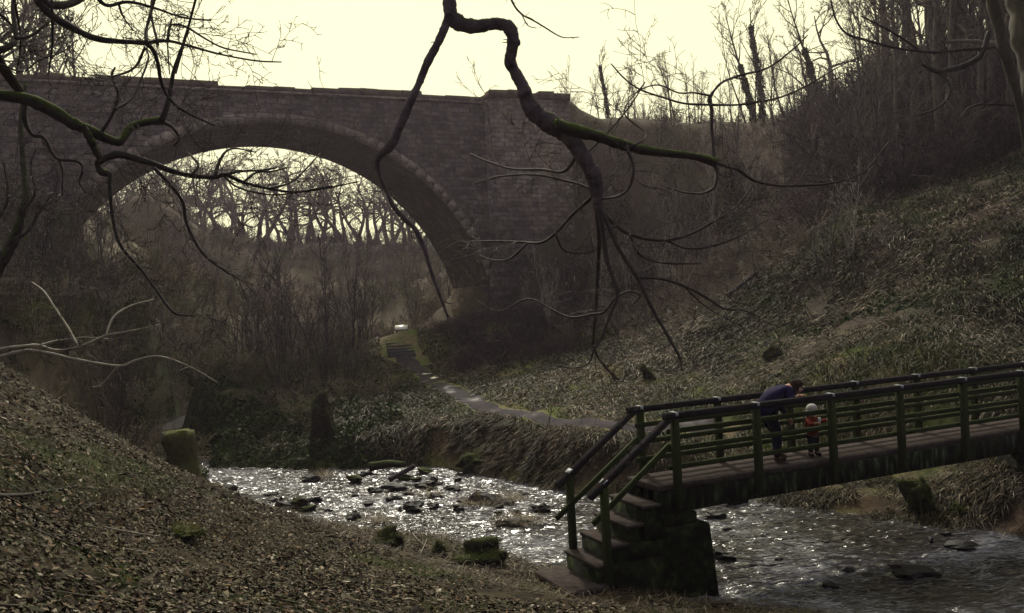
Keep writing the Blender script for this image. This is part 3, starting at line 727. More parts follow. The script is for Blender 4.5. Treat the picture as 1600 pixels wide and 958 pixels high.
scat(30, U(230, 620, 38, 56), ['sap0','pole0','sap3','pole3'], 'slender bare sapling on the valley floor under the arch', 'saplings under the arch', 3, 6.5)
scat(60, U(130, 700, 62, 96), ['pole0','pole1','sap2','pole2','pole3'], 'thin upright bare tree on the far slope seen under the arch', 'thin trees on the far slope', 3.5, 6.5)
scat(52, U(880, 1300, 42, 56), ['sap1','psap0','sap2','sap3','psap1','sap0'], 'thin bare sapling on the brown embankment right of the bridge', 'saplings on the embankment', 2, 4.5)
scat(16, U(790, 900, 40, 49), ['sap1','sap2','psap0','sap3'], 'bare sapling growing at the foot of the bridge abutment', 'saplings by the abutment', 2, 4)
scat(14, U(380, 560, 31, 40), ['sap0','sap3','sap1'], 'bare shrub stem above the dark bank left of the path', 'saplings left of the path', 1.8, 4.2)
scat(16, U(1300, 1620, 33, 40), ['sap0','sap2','tall3'], 'bare sapling at the dark edge of the right wood', 'saplings at the wood edge', 3, 5.5)
for px, py, h, kk, lab in [(1285,445,3.8,'sap1','multi stemmed bare sapling standing out on the grassy right slope'),(1330,400,3.4,'psap0','pale twin stemmed sapling beside a dark hollow on the right slope'),
                           (1200,560,1.1,'sap2','tiny dead shrub on the slope behind the bending person'),(1530,500,1.2,'sap3','small dark dead shrub on the right slope above the handrail'),(1180,330,4.2,'psap1','pale grey sapling rising before the embankment at right')]:
    p = hit(px, py); place(kk, p[0], p[1], lab, 'sapling', h=h)

# ------------------------------------------------------------------ haze
m = MB(); m.box(-130, 130, -12, 175, -8, 42)
hz_m = bpy.data.materials.new('glare_haze'); hz_m.use_nodes = True; hn = hz_m.node_tree.nodes; hn.clear()
ho = hn.new('ShaderNodeOutputMaterial'); pv = hn.new('ShaderNodeVolumePrincipled'); pv.inputs['Density'].default_value = GLARE_DENSITY; pv.inputs['Anisotropy'].default_value = .5
pv.inputs['Color'].default_value = (.90, .76, .92, 1)  # purple tint added to imitate the lens glare veiling the bridge
hz_m.node_tree.links.new(pv.outputs[0], ho.inputs['Volume'])
tag(m.build('glare_haze', hz_m), kind='stuff')

# ------------------------------------------------------------------ undergrowth (uncountable brush)
def brush(name, n, f, h0, h1, cols, seed, ntpl=5, minr=.006, spread=.75, stems=9):
    rng = np.random.RandomState(seed); tp = []
    for k in range(ntpl):
        o = dict(O_BUSH); o['spread'] = spread; o['stems'] = stems
        tr, br, _ = make_tree('x', seed + k, 1, .012, o, 2, minr)
        V = np.concatenate(tr.v + br.v)
        q = [a for a in tr.q] + [a + tr.n for a in br.q]; tp.append((V, np.concatenate(q)))
    VV, QQ, CC, c0 = [], [], [], 0
    cnt = 0; tries = 0
    while cnt < n and tries < n * 20:
        tries += 1; x, y = f(rng)
        ins_, _, _ = zone(np.array([x]), np.array([y]))
        if ins_[0] or pdist(np.array([x]), np.array([y]), path_ext)[0] < (2.6 if x < -2 else 1.2): continue
        lx = (np.array([x, y]) - Ab[:2]) @ eb[:2]; ly = (np.array([x, y]) - Ab[:2]) @ nb[:2]
        if -.2 < ly < WB + .2 and (lx < -1 or 22 < lx < xb_ + .2): continue
        V, Qt = tp[rng.randint(ntpl)]; s = rng.uniform(h0, h1); a = rng.uniform(0, 6.28)
        R = np.array([[math.cos(a), -math.sin(a), 0], [math.sin(a), math.cos(a), 0], [0, 0, 1]])
        VV.append((V * [s, s, s]) @ R.T + [x, y, float(tz(x, y)) - .05]); QQ.append(Qt + c0); c0 += len(V)
        CC.append(np.tile(np.array(cols[rng.randint(len(cols))]) * rng.uniform(.7, 1.3), (len(V), 1))); cnt += 1
    me = mesh(name, np.concatenate(VV), np.concatenate(QQ), None, np.concatenate(CC))
    return link(name, me, M['brushm'])
M['brushm'] = attr_mat('brush_twig', .85, .15)
BR = [(.12, .095, .062), (.16, .13, .085), (.07, .053, .038), (.24, .21, .14), (.09, .105, .035)]
BRE = [(.12, .088, .066), (.17, .13, .098), (.075, .055, .042), (.25, .21, .16)]
BRP = [(.05, .034, .034), (.07, .05, .045), (.03, .022, .024)]
Uf = lambda a, b_, c, d: (lambda rng: base_at(rng.uniform(a, b_), rng.uniform(c, d)))
tag(brush('undergrowth', 90, Uf(60, 720, 98, 116), 1.2, 3.4, [(.05, .042, .034), (.07, .058, .045)], 270, minr=.006, spread=.5, stems=12), 'fine twiggy scrub among the trees on the far crest under the arch', 'undergrowth', kind='stuff')
tag(brush('undergrowth', 40, Uf(930, 1340, 60, 68), .8, 2.2, [(.06, .048, .04), (.09, .07, .055)], 290, minr=.007, spread=.5), 'fine bare scrub between the trees on the embankment skyline', 'undergrowth', kind='stuff')
tag(brush('undergrowth', 170, Uf(1000, 1370, 33, 45), .4, 1.3, BRE, 280), 'low bare scrub along the top edge of the right slope', 'undergrowth', kind='stuff')
tag(brush('undergrowth', 620, lambda rng: base_at(rng.uniform(90, 700), 58 + 44 * rng.rand() ** .7), .8, 1.9, BR, 200, minr=.010), 'brown leafless undergrowth covering the far slope under the arch', 'undergrowth', kind='stuff')
tag(brush('undergrowth', 260, Uf(-80, 230, 24, 41), .6, 1.6, BR, 210), 'grey brown bramble and twig tangle on the left slope', 'undergrowth', kind='stuff')
tag(brush('undergrowth', 300, Uf(200, 600, 34, 58), .8, 2.0, BR, 220), 'leafless undergrowth on the valley floor beneath the arch', 'undergrowth', kind='stuff')
tag(brush('undergrowth', 480, Uf(870, 1330, 38, 57), .5, 1.2, BRE, 230), 'leafless brown scrub covering the embankment right of the bridge', 'undergrowth', kind='stuff')
tag(brush('undergrowth', 230, Uf(670, 900, 36, 50), .6, 1.4, BRP, 240), 'purplish bramble thicket at the foot of the bridge', 'undergrowth', kind='stuff')
tag(brush('undergrowth', 330, Uf(1280, 1650, 34, 56), 1.2, 3.0, BRP, 250), 'dark leafless thicket under the trees of the right wood', 'undergrowth', kind='stuff')
tag(brush('undergrowth', 70, Uf(400, 600, 29, 40), .5, 1.3, BR, 260), 'bramble stems on the bank left of the path', 'undergrowth', kind='stuff')

# ------------------------------------------------------------------ ground cover
def sample(n, x0, x1, y0, y1, cond, rng, fall=1.3):
    X, Y = [], []; got = 0
    while got < n:
        x = rng.uniform(x0, x1, n); y = rng.uniform(y0, y1, n); dist = np.hypot(x, y)
        k = (rng.rand(n) < np.clip((max(y0, 4) / np.maximum(dist, 3)) ** fall, 0, 1)) & (np.abs(x) < y * .64 + 2) & cond(x, y)
        X.append(x[k]); Y.append(y[k]); got += k.sum()
    return np.concatenate(X)[:n], np.concatenate(Y)[:n]
def nearc(x, y):
    i, n, f = zone(x, y); return n & (pdist(x, y, near) > .15) & (x > -17)
def farc(x, y):
    i, n, f = zone(x, y); return f & (pdist(x, y, far) > .1) & (pdist(x, y, path_ext) > np.where(y > 41.5, .95, .5))
def blades(name, x, y, rng, L0, L1, w, lean, cols, dirv=None, tilt=.6, sink=.02, pm=None):
    """bent blades: each leans along dirv (downhill by default)"""
    n = len(x); N = tnorm(x, y); z = tz(x, y) - sink
    down = np.stack([N[:, 0], N[:, 1], 0 * x], -1) * 2.0 + rng.normal(0, .5, (n, 3)) * [1, 1, 0]
    if dirv is not None: down += dirv
    down /= np.linalg.norm(down, axis=1)[:, None] + 1e-9
    L = rng.uniform(L0, L1, n)[:, None]; ln = (lean * rng.uniform(.5, 1.4, n))[:, None]
    p0 = np.stack([x, y, z], -1)
    up = np.array([0, 0, 1.])
    p1 = p0 + L * .5 * (up * (1 - .5 * ln) + down * ln * .7)
    p2 = p1 + L * .5 * (up * (.6 - 1.0 * ln) + down * (ln * 1.0 + .2))
    gz = tz(p2[:, 0], p2[:, 1]); p2[:, 2] = np.maximum(p2[:, 2], gz + .015); gz = tz(p1[:, 0], p1[:, 1]); p1[:, 2] = np.maximum(p1[:, 2], gz + .02)
    sd_ = rng.normal(0, 1, (n, 3)) * [1, 1, .3]; sd_ /= np.linalg.norm(sd_, axis=1)[:, None]
    ww = w * np.maximum(.7, np.hypot(x, y) / 14)[:, None] * rng.uniform(.6, 1.3, n)[:, None]
    V = np.stack([p0 - sd_ * ww, p0 + sd_ * ww, p1 + sd_ * ww * .8, p1 - sd_ * ww * .8, p2], 1).reshape(-1, 3)
    b_ = np.arange(n)[:, None] * 5
    cc = np.array(cols)
    if pm is None: idx = rng.randint(0, len(cols), n)
    else:
        t = np.clip(pm(x, y) + rng.normal(0, .30, n), 0, .999); idx = (t * len(cols)).astype(int)
    c = cc[idx] * rng.uniform(.35, 1.4, n)[:, None] * (.8 + .35 * fbm(x * .35, y * .35, 888, 3))[:, None]
    return mesh(name, V, b_ + [0, 1, 2, 3], b_ + [3, 2, 4], np.repeat(c, 5, 0))
g = np.random.RandomState(5)
# leaf litter on the near bank
x, y = sample(200000, -17, 9, 2.5, 26, lambda a_, b2: nearc(a_, b2) & (g.rand(len(a_)) < .62 + .7 * fbm(a_ * 1.1, b2 * 1.1, 405, 3) - .8 * np.exp(-((a_ - .8) / 1.8) ** 2 - ((b2 - 12.2) / 1.7) ** 2) - .9 * np.clip(fbm(a_ * .55, b2 * .55, 400) + .5 * np.exp(-pdist(a_, b2, near) ** 2 / 3) - .12, 0, .6)), g, 1.35)
N = tnorm(x, y); n = len(x)
a = g.normal(0, 1, (n, 3)); Nt = N + g.normal(0, .33, (n, 3)); Nt /= np.linalg.norm(Nt, axis=1)[:, None]
a -= (a * Nt).sum(1)[:, None] * Nt; a /= np.linalg.norm(a, axis=1)[:, None]; c = np.cross(Nt, a)
s = .023 * g.uniform(.4, 1.8, n)[:, None] * np.where(g.rand(n) < .05, 1.8, 1)[:, None]; fold = g.uniform(-.1, .45, n)[:, None]
p = np.stack([x, y, tz(x, y) + .012 + np.abs(g.normal(0, .014, n))], -1)
Vl = np.stack([p - a * s, p + c * s * .5 + Nt * s * fold, p + a * s * 1.25, p - c * s * .5 + Nt * s * fold * .8], 1).reshape(-1, 3)
bs = np.arange(n)[:, None] * 4
LC = np.array([(.15, .105, .05), (.23, .17, .09), (.09, .055, .026), (.035, .022, .012), (.11, .085, .045), (.05, .05, .015), (.36, .29, .17), (.13, .065, .022)])
s *= np.where(g.rand(n) < .06, 1.9, 1)[:, None] if False else 1
cc = LC[g.choice(8, n, p=[.13, .06, .15, .23, .14, .20, .04, .05])] * g.uniform(.4, 1.35, n)[:, None] * [.93, 1.03, 1.35]
tag(link('leaf_litter', mesh('leaf_litter', Vl, None, np.concatenate([bs + [0, 1, 2], bs + [0, 2, 3]]), np.repeat(cc, 4, 0)), M['leaf']),
    'carpet of dead grey brown leaves on the near left bank', 'leaf litter', kind='stuff')
# thin green grass on near bank in patches
def gpatch(x, y): return nearc(x, y) & (fbm(x * .55, y * .55, 400) + .55 * np.exp(-pdist(x, y, near) ** 2 / 2) > .28)
x, y = sample(52000, -15, 8, 3, 24, gpatch, g, 1.2)
tag(link('grass', blades('grass', x, y, g, .04, .12, .005, .5, [(.025, .055, .006), (.055, .10, .012), (.10, .15, .02), (.16, .16, .05)]), M['grass']), 'thin short green grass among the leaves of the near bank', 'grass', kind='stuff')
# straw and dead stems lying on the near bank near the water
def spatch(x, y): return nearc(x, y) & (pdist(x, y, near) < 3.5) & (x > -11)
x, y = sample(12000, -11, 4, 11, 26, spatch, g, 1)
tag(link('dead_grass', blades('dead_grass', x, y, g, .15, .5, .0055, 1.3, [(.16, .12, .07), (.08, .05, .03), (.28, .23, .14), (.05, .035, .025)]), M['grass']), 'flattened straw and dead stems along the near water edge', 'dead grass', kind='stuff')
# far side: dead hillside grass
def hill(x, y): return farc(x, y) & (x > -9) & (y < 47)
def tuft(x, y): return .5 + .55 * fbm(x * .45, y * .45, 500, 3)
HC = [(.014, .026, .007), (.035, .055, .013), (.065, .075, .024), (.055, .038, .028), (.14, .11, .075), (.34, .28, .21)]
x, y = sample(150000, -9, 28, 14, 47, lambda a_, b2: hill(a_, b2) & (pdist(a_, b2, far) > 1.0) & (fbm(a_ * .9, b2 * .9, 510, 3) + g.uniform(-.25, .25, len(a_)) > -.18), g, 1.0)
tag(link('dead_grass', blades('dead_grass', x, y, g, .16, .5, .0085, 1.05, HC, pm=tuft), M['grass']), 'long dead grass lying downhill over the right slope and far bank', 'dead grass', kind='stuff')
# tall tufts on the far water edge
def edge(x, y): return farc(x, y) & (pdist(x, y, far) < 1.9) & (x > -4.5 + fbm(x, y, 521)) & (fbm(x * 1.6, y * 1.6, 520, 3) + g.uniform(-.15, .15, len(x)) > .02)
x, y = sample(30000, -8.5, 16, 12, 28, edge, g, .6)
tag(link('dead_grass', blades('dead_grass', x, y, g, .12, .42, .0075, .95, [(.022, .026, .009), (.05, .038, .02), (.11, .08, .045), (.26, .20, .12)], pm=lambda a_, b2: .45 + .5 * fbm(a_ * .8, b2 * .8, 530)), M['grass']), 'overhanging straw coloured grass tufts along the far water edge', 'dead grass', kind='stuff')
# green meadow grass by the path
def mead(x, y): return farc(x, y) & (pdist(x, y, path) < 5.5) & (y > 20) & (pdist(x, y, far) > .9)
x, y = sample(70000, -11, 12, 20, 46, mead, g, .6)
tag(link('grass', blades('grass', x, y, g, .06, .2, .006, .6, [(.06, .11, .010), (.10, .16, .02), (.16, .18, .04), (.20, .155, .07), (.26, .20, .10)], pm=lambda a_, b2: .45 + .6 * fbm(a_ * .5, b2 * .5, 540)), M['grass']), 'green and straw meadow grass either side of the path', 'grass', kind='stuff')
# dark ivy / bramble leaf patches
def low(name, n, x0, x1, y0, y1, cond, size, cols, lab, zr=.25):
    x, y = sample(n, x0, x1, y0, y1, cond, g, .5)
    q = np.stack([x, y, tz(x, y) + np.abs(g.normal(0, zr, n)) * np.clip(.5 + fbm(x, y, 610), .15, 1)], -1)
    return tag(link(name, leaves(name, q, g, size, cols), M['ivy']), lab, 'ground cover', kind='stuff')
DG = [(.012, .026, .005), (.022, .045, .010), (.04, .065, .014), (.02, .02, .01)]
x, y = sample(30000, -9.5, -2.5, 24, 34, lambda a_, b2: farc(a_, b2) & (pdist(a_, b2, far) > .15), g, .4)
tag(link('grass', blades('grass', x, y, g, .08, .28, .007, .8, [(.02, .04, .006), (.04, .075, .010), (.07, .11, .018), (.10, .10, .035)], pm=lambda a_, b2: .45 + .6 * fbm(a_ * .7, b2 * .7, 545)), M['grass']), 'mossy green grass on the far bank below the thicket at left', 'grass', kind='stuff')
# mud scar and fallen sticks on the near bank
x, y = sample(420, -12, 5, 3.5, 22, nearc, g, 1.0); m = MB()
for a_, b_ in zip(x, y):
    th_ = g.uniform(0, 6.28); L_ = g.uniform(.12, .7); q_ = np.array([(a_ + math.cos(th_) * L_ * t_ + g.normal(0, .012), b_ + math.sin(th_) * L_ * t_ + g.normal(0, .012), 0) for t_ in (0, .33, .66, 1)])
    q_[:, 2] = tz(q_[:, 0], q_[:, 1]) + g.uniform(.02, .05); m.tube(q_, g.uniform(.003, .009), 4)
me = m.mesh('twig_litter'); tag(link('twig_litter', me, M['bark_grey']), 'broken twigs scattered over the leaves of the near bank', 'twig litter', kind='stuff')
x, y = sample(2600, -13, -3, 8, 24, lambda a_, b2: nearc(a_, b2) & (fbm(a_ * .8, b2 * .8, 431) > .18), g, .6)
tag(link('dead_grass', blades('dead_grass', x, y, g, .15, .5, .004, .7, [(.05, .05, .02), (.12, .09, .05), (.2, .16, .1)]), M['grass']), 'wispy dead stems on the upper edge of the near bank', 'dead grass', kind='stuff')
low('ground_ivy', 11000, -12, -1, 25, 34, lambda a_, b2: farc(a_, b2) & (fbm(a_ * .5, b2 * .5, 600) + np.clip((-5.0 - a_) * .2, -.9, .4) > .02), .13, DG, 'dark ivy and bramble leaves over the far bank at left')
low('ground_ivy', 17000, 3, 26, 16, 44, lambda a_, b2: farc(a_, b2) & (fbm(a_ * .55, b2 * .55, 620) + np.clip((a_ - 12) * .04, -.4, .35) > .22), .12, DG + [(.03, .05, .03)], 'dark green ivy patches scattered over the right slope', .08)
low('ground_ivy', 16000, -22, -7, 16, 42, lambda a_, b2: zone(a_, b2)[1] & (fbm(a_ * .4, b2 * .4, 630) > .05), .15, DG + [(.05, .06, .02)], 'dark bramble leaves in the tangle beyond the near bank', .3)
low('ground_ivy', 14000, 0, 14, 36, 54, lambda a_, b2: farc(a_, b2) & (fbm(a_ * .3, b2 * .3, 640) > .18), .16, [(.04, .05, .015), (.07, .075, .02), (.03, .035, .012)], 'olive bramble leaves low on the embankment', .25)

# ------------------------------------------------------------------ rocks
def rock_mesh(seed, sx, sy, sz, flat=.3, rough=.8, sub=3):
    bm = bmesh.new(); bmesh.ops.create_icosphere(bm, subdivisions=sub, radius=1)
    rng = np.random.RandomState(seed); pl = [(v / np.linalg.norm(v), rng.uniform(.42, .85)) for v in rng.normal(0, 1, (11, 3))]
    for v in bm.verts:
        p = np.array(v.co)
        for nn_, dd in pl:
            k = p @ nn_ - dd
            if k > 0: p = p - nn_ * k * .9
        k = 1 + rough * .35 * float(vnoise(np.array([p[0] * 3 + seed]), np.array([p[1] * 3 + p[2] * 2.3]), seed)[0])
        v.co = Vector((p[0] * k * sx, p[1] * k * sy, p[2] * k * sz))
    me = bpy.data.meshes.new('rock'); bm.to_mesh(me); bm.free()
    for p in me.polygons: p.use_smooth = sub > 3
    return me
def rock(px, py, wpx, hpx, lab, moss=False, name='rock', z=None, seed=None, sink=.3, depthk=.8, group=None):
    p = PZ(px, py + hpx / 2, WATER) if z is None else P(px, py + hpx / 2, z)
    sx = wpx / F * p[1] / 2; sz = hpx / F * p[1] / (2 - sink) * .85
    o = link(name, rock_mesh(seed or int(px * 3 + py), sx * 1.05, max(sx * depthk, .06), sz), M['moss_rock'] if moss else M['rock'])
    o.location = (p[0], p[1] + sx * depthk * .5, p[2] + sz * (1 - sink)); o.rotation_euler = (0, 0, rs.uniform(-.4, .4))
    return tag(o, lab, 'rock', group)
rocks = [(360,762,20,12,'small dark rock farthest upstream near the left water edge',0),(422,771,26,8,'flat dark stone barely showing upstream',0),(439,788,36,16,'dark rock at the left of the clustered rocks by the near bank',0),
 (465,786,34,20,'mossy topped rock in the middle of the clustered rocks by the near bank',1),(493,780,24,10,'pointed stone at the right of the clustered rocks by the near bank',0),(487,793,24,10,'small mossy stone just below the clustered rocks',1),
 (484,746,30,16,'dark rock against the far bank beside the straw tuft',0),(553,747,36,18,'round mossy green rock close to the far bank',1),(579,764,13,8,'small grey stone below the round mossy rock',0),
 (612,761,46,14,'long dark slab in midstream with flat top',0),(622,777,18,12,'small rock between the two dark midstream slabs',0),(638,769,20,10,'small stone right of the long dark slab',0),
 (645,791,42,18,'large dark rock low in the middle of the rapids',0),(576,786,28,8,'thin dark stone left of the large dark rock',0),(551,806,30,12,'dark wedge of rock touching the grassy near bank',0),
 (510,797,16,6,'tiny stone between the near bank and the rapids',0),(662,757,34,12,'grey rock with flat top upstream of the rapids',0),(630,746,26,11,'mossy rock beneath the mossy log',1),
 (662,735,28,12,'mossy lump at the far water edge right of the log',1),(703,762,26,8,'low dark stone in smooth water below the far bank',0),(722,782,20,8,'small dark stone above the gravel island',0),
 (716,794,22,12,'square ended dark stone left of the gravel island',0),(748,770,20,12,'pointed upright stone on the gravel island',0),(819,771,22,8,'lone dark stone right of the pointed stone',0),
 (701,809,24,7,'flat stone in the water above the mossy boulders',0),(847,793,34,16,'dark rock just left of the stair foot',0),
 (1120,805,38,12,'flat dark slab just right of the footbridge pier',0),(1137,826,18,9,'small rock below the flat slab by the pier',0),(1145,839,16,6,'tiny dark stone by the pier, lower of a pair',0),
 (1131,866,42,24,'blocky square rock standing beside the pier foot',0),(1219,875,18,9,'small triangular stone alone in the rippled water',0),(1329,891,20,12,'rounded dark stone left of the big slab',0),
 (1300,914,28,10,'low stone nearest the camera in the rippled water',0),(1358,899,24,8,'thin stone touching the left of the big slab',0),(1440,896,82,24,'big flat topped dark slab in the lower right water',0),
 (1511,853,54,11,'long flat stone downstream near the far bank',0),(1482,834,20,9,'dark stone under the far bank at right',0),(1455,843,10,9,'tiny upright stone under the far bank at right',0),
 (1320,832,14,6,'tiny stone in the water below the footbridge',0),(1225,858,20,5,'tiny flat stone in the ripples left of centre right',0),(1192,838,14,6,'tiny stone in the ripples right of the pier',0),
 (1289,846,18,5,'thin flat stone midway in the rippled water',0),(1150,784,44,14,'dark rocks edge half buried under the footbridge beam',0),(1265,824,16,6,'little stone near the overhanging far bank',0)]
for px, py, w_, h_, lab, ms in rocks: rock(px, py, w_, h_, lab, bool(ms))
gq = np.random.RandomState(33)
for k in range(34):
    px, py = gq.uniform(540, 720), gq.uniform(738, 802)
    if k > 22: px, py = gq.uniform(400, 500), gq.uniform(778, 796)
    if k > 28: px, py = gq.uniform(730, 850), gq.uniform(775, 805)
    rock(px, py, gq.uniform(8, 24), gq.uniform(5, 11), 'small dark stone among the midstream rapids', gq.rand() < .2, seed=100 + k, group='small stones in the rapids')
# gravel islands
for px, py, w_, h_, lab in [(760,784,110,16,'low gravel island with straw in midstream'),(800,818,95,18,'dark gravel spit left of the stair foot'),(675,775,50,12,'small straw topped gravel bar in the rapids')]:
    rock(px, py, w_, h_, lab, False, 'gravel_bar', sink=1.25, depthk=.7)
# straw on the islands
q = []
for px, py, w_ in [(745,786,60),(800,780,40),(765,782,90),(668,772,46),(810,814,70),(508,742,30),(590,812,40)]:
    for k in range(260 if w_ > 60 else 160):
        p = PZ(px + g.normal(0, w_ / 4), py + g.normal(0, 3), WATER + .08); q.append(p)
q = np.array(q); n = len(q)
dv = g.normal(0, 1, (n, 3)) * [1, 1, .25] + [0, 0, .15]; dv /= np.linalg.norm(dv, axis=1)[:, None]; L = g.uniform(.12, .4, n)[:, None]
sd_ = np.cross(dv, [0, 0, 1]); sd_ /= np.linalg.norm(sd_, axis=1)[:, None]
Vs = np.stack([q - sd_ * .006, q + sd_ * .006, q + dv * L + [0, 0, .02] + sd_ * .003, q + dv * L + [0, 0, .02] - sd_ * .003], 1).reshape(-1, 3)
tag(link('stranded_straw', mesh('stranded_straw', Vs, np.arange(n * 4).reshape(-1, 4), None, np.repeat(np.array([(.2, .15, .08)]) * g.uniform(.4, 1.2, (n, 1)), 4, 0)), M['grass']), 'straw stranded on the gravel bars in the stream', 'dead grass', kind='stuff')

def boulder(px, py, w_, h_, d, lab, seed):
    """mossy boulder with a fur of moss and hanging grass"""
    p = P(px, py + h_ / 2, d); z0 = float(tz(p[0], p[1])); sx = w_ / F * d / 2; sz = h_ / F * d / 1.6
    o = link('mossy_boulder', rock_mesh(seed, sx, sx * .7, sz, sub=4, rough=1.5), M['moss_rock']); o.location = (p[0], p[1] + sx * .3, z0 + sz * .55)
    tag(o, lab, 'boulder')
    vs = np.array([v.co[:] for v in o.data.vertices]); nr_ = np.array([v.normal[:] for v in o.data.vertices])
    n = int(11000 * max(.4, sx)); i = g.randint(0, len(vs), n); qq = vs[i] + g.normal(0, .02, (n, 3)); nn_ = nr_[i]
    dd = nn_ + g.normal(0, .4, (n, 3)) + [0, 0, .1]; dd /= np.linalg.norm(dd, axis=1)[:, None]
    top = nn_[:, 2] > -.2; qq, dd = qq[top], dd[top]; n = len(qq)
    L = (g.uniform(.012, .035, n) + (g.rand(n) < .10) * g.uniform(.05, .2, n))[:, None]
    s_ = np.cross(dd, g.normal(0, 1, (n, 3))); s_ /= np.linalg.norm(s_, axis=1)[:, None]
    tipp = qq + dd * L; tipp[:, 2] -= L[:, 0] ** 2 * 3
    Vm = np.stack([qq - s_ * .006, qq + s_ * .006, tipp], 1).reshape(-1, 3)
    cc = np.array([(.012, .02, .004), (.04, .055, .01), (.09, .11, .02), (.16, .13, .06)])[np.clip((nn_[top][:, 2] * 1.6 + 1.2 + g.normal(0, .9, n)).astype(int), 0, 3)]
    link('moss', mesh('moss', Vm, None, np.arange(n * 3).reshape(-1, 3), np.repeat(cc, 3, 0)), M['grass'], o)
boulder(750, 860, 112, 36, 14.4, 'long low mossy boulder with hanging grass on the near bank', 3)
boulder(603, 855, 52, 44, 14.6, 'small upright mossy boulder left of the long one', 8)
boulder(686, 850, 22, 22, 15.0, 'tiny mossy lump between the two mossy boulders', 12)
boulder(283, 830, 76, 14, 10.6, 'low bright green moss mound among the dead leaves', 15)
boulder(1210, 553, 36, 22, 26, 'dark grassy hummock on the slope above the bending person', 17)
boulder(1012, 570, 26, 26, 28, 'small dark tussock on the bare slope below the drooping twigs', 19)
boulder(745, 738, 58, 34, 24.2, 'grass capped boulder at the far water edge under the bank', 21)
boulder(508, 680, 44, 70, 27, 'dark ivy smothered stump on the far bank', 23)
boulder(1443, 790, 60, 60, 17.3, 'dark overhanging bank clod above the water at right', 27)
boulder(1500, 800, 30, 22, 17.0, 'bright mossy lump at the far water edge beside the dark clod', 29)

# cut stump by the gully
p = P(282, 735, 23.5); z0 = float(tz(p[0], p[1]))
st = tag(empty('tree_stump', (p[0], p[1], p[2] - .1)), 'mossy cut tree stump standing at the left edge of the stream', 'stump')
m = MB(); th = np.linspace(0, 1, 8); pts = np.column_stack([.03 * np.sin(th * 4), 0 * th, -.4 + 1.55 * th]); m.tube(pts, .36 + .16 * (1 - th) ** 2 + .03 * np.sin(th * 9), 16, .16); m.v[-1][-16:, 2] += rs.uniform(-.12, .05, 16); m.build('trunk', M['stump'], st, True)
n = 900; a = g.uniform(0, 6.28, n); zz_ = g.uniform(0, 1.15, n); q = np.stack([np.cos(a) * .38, np.sin(a) * .38, zz_], -1); tp_ = q + np.stack([np.cos(a) * .06, np.sin(a) * .06, -g.uniform(.02, .14, n)], -1)
s_ = np.stack([-np.sin(a), np.cos(a), 0 * a], -1) * .009
link('moss', mesh('moss', np.stack([q - s_, q + s_, tp_], 1).reshape(-1, 3), None, np.arange(n * 3).reshape(-1, 3), np.repeat(np.array([(.05, .055, .012), (.08, .075, .02), (.03, .03, .01)])[g.randint(0, 3, n)], 3, 0)), M['grass'], st)

# logs and fallen branches
def log(pts, r0, r1, lab, mt, name='fallen_log', cat='log', wob=.08):
    L = smooth_line(np.array(pts, float), 5); m = MB(); m.tube(L, np.linspace(r0, r1, len(L)), 8, wob); o = m.build(name, mt, None, True); return tag(o, lab, cat)
log([PZ(577,730,-4.3), PZ(605,725,-4.25), PZ(632,726,-4.25)], .13, .09, 'mossy green log lying at the far water edge', M['moss_rock'])
log([PZ(608,750,-4.35), PZ(630,738,-4.2), PZ(648,728,-4.05)], .07, .06, 'dark drift branch propped over the mossy rocks', M['bark'])
a_ = [hit(1135, 478), hit(1165, 455), hit(1195, 430)]; log([q + [0, 0, .35] for q in a_], .10, .05, 'fallen dark log slanting on the right slope', M['bark'])
a_ = [hit(-10, 782), hit(50, 778), hit(120, 765)]; log([q + [0, 0, .04] for q in a_], .022, .012, 'thin dark stick lying on the leaves at the left picture edge', M['bark'], 'fallen_stick', 'stick')
for i, (q, lab) in enumerate([([(160,830),(200,838),(250,845)], 'short pale stick lying below the green moss mound'),([(195,865),(215,868),(240,872)], 'broken pale twig at lower left among leaves'),
                              ([(645,838),(656,850),(668,860)], 'pale broken reed stem leaning left of the mossy lump'),([(672,832),(666,850),(656,872)], 'pale reed stem crossing the other near the mossy lump'),
                              ([(1295,640),(1330,590),(1345,560)], 'thin dead stalk on the slope behind the handrail')]):
    a_ = [hit(*w_) for w_ in q]; log([w_ + [0, 0, .05] for w_ in a_], .009, .006, lab, M['bark_pale'], 'fallen_stick', 'stick')

# ------------------------------------------------------------------ far steps and the sign
s0 = hit(628, 557); s1 = P(622, 531, s0[1] + 2.6); 
ang = math.atan2(s1[1] - s0[1], s1[0] - s0[0]) - math.pi / 2
stp = tag(empty('path_steps', (s0[0], s0[1], s0[2] - .02), (0, 0, ang)), 'flight of dark timber edged steps climbing the path towards the arch', 'steps')
ln = math.hypot(s1[0] - s0[0], s1[1] - s0[1]); rise = max(.6, s1[2] - s0[2]); ns = 6
for k in range(ns):
    y0 = ln * k / ns; z0 = rise * k / ns
    m = MB(); m.box(-.66, .66, y0, y0 + .1, z0 - .45, z0 + rise / ns + .03, .01); m.build('riser', M['riser'], stp)
    m = MB(); m.box(-.58, .58, y0 + .1, y0 + ln / ns - .002, z0 - .5, z0 + rise / ns, .0); m.build('tread', M['step_far'], stp)
p = P(627, 512, 46.2)
zb = float(tz(p[0], p[1]))
sg = tag(empty('information_board', (p[0], p[1], zb)), 'low sloping cream information board at the top of the path steps', 'sign')
hb = p[2] - zb
for xo in (-.24, .24):
    m = MB(); m.bar((xo, .05, -.3), (xo, .05, hb), .06, .06, up=(1, 0, 0)); m.build('leg', M['board_frame'], sg)
m = MB(); m.bar((0, -.22, hb - .13), (0, .22, hb + .13), .74, .03, up=(0, 0, 1)); m.build('frame', M['board_frame'], sg)
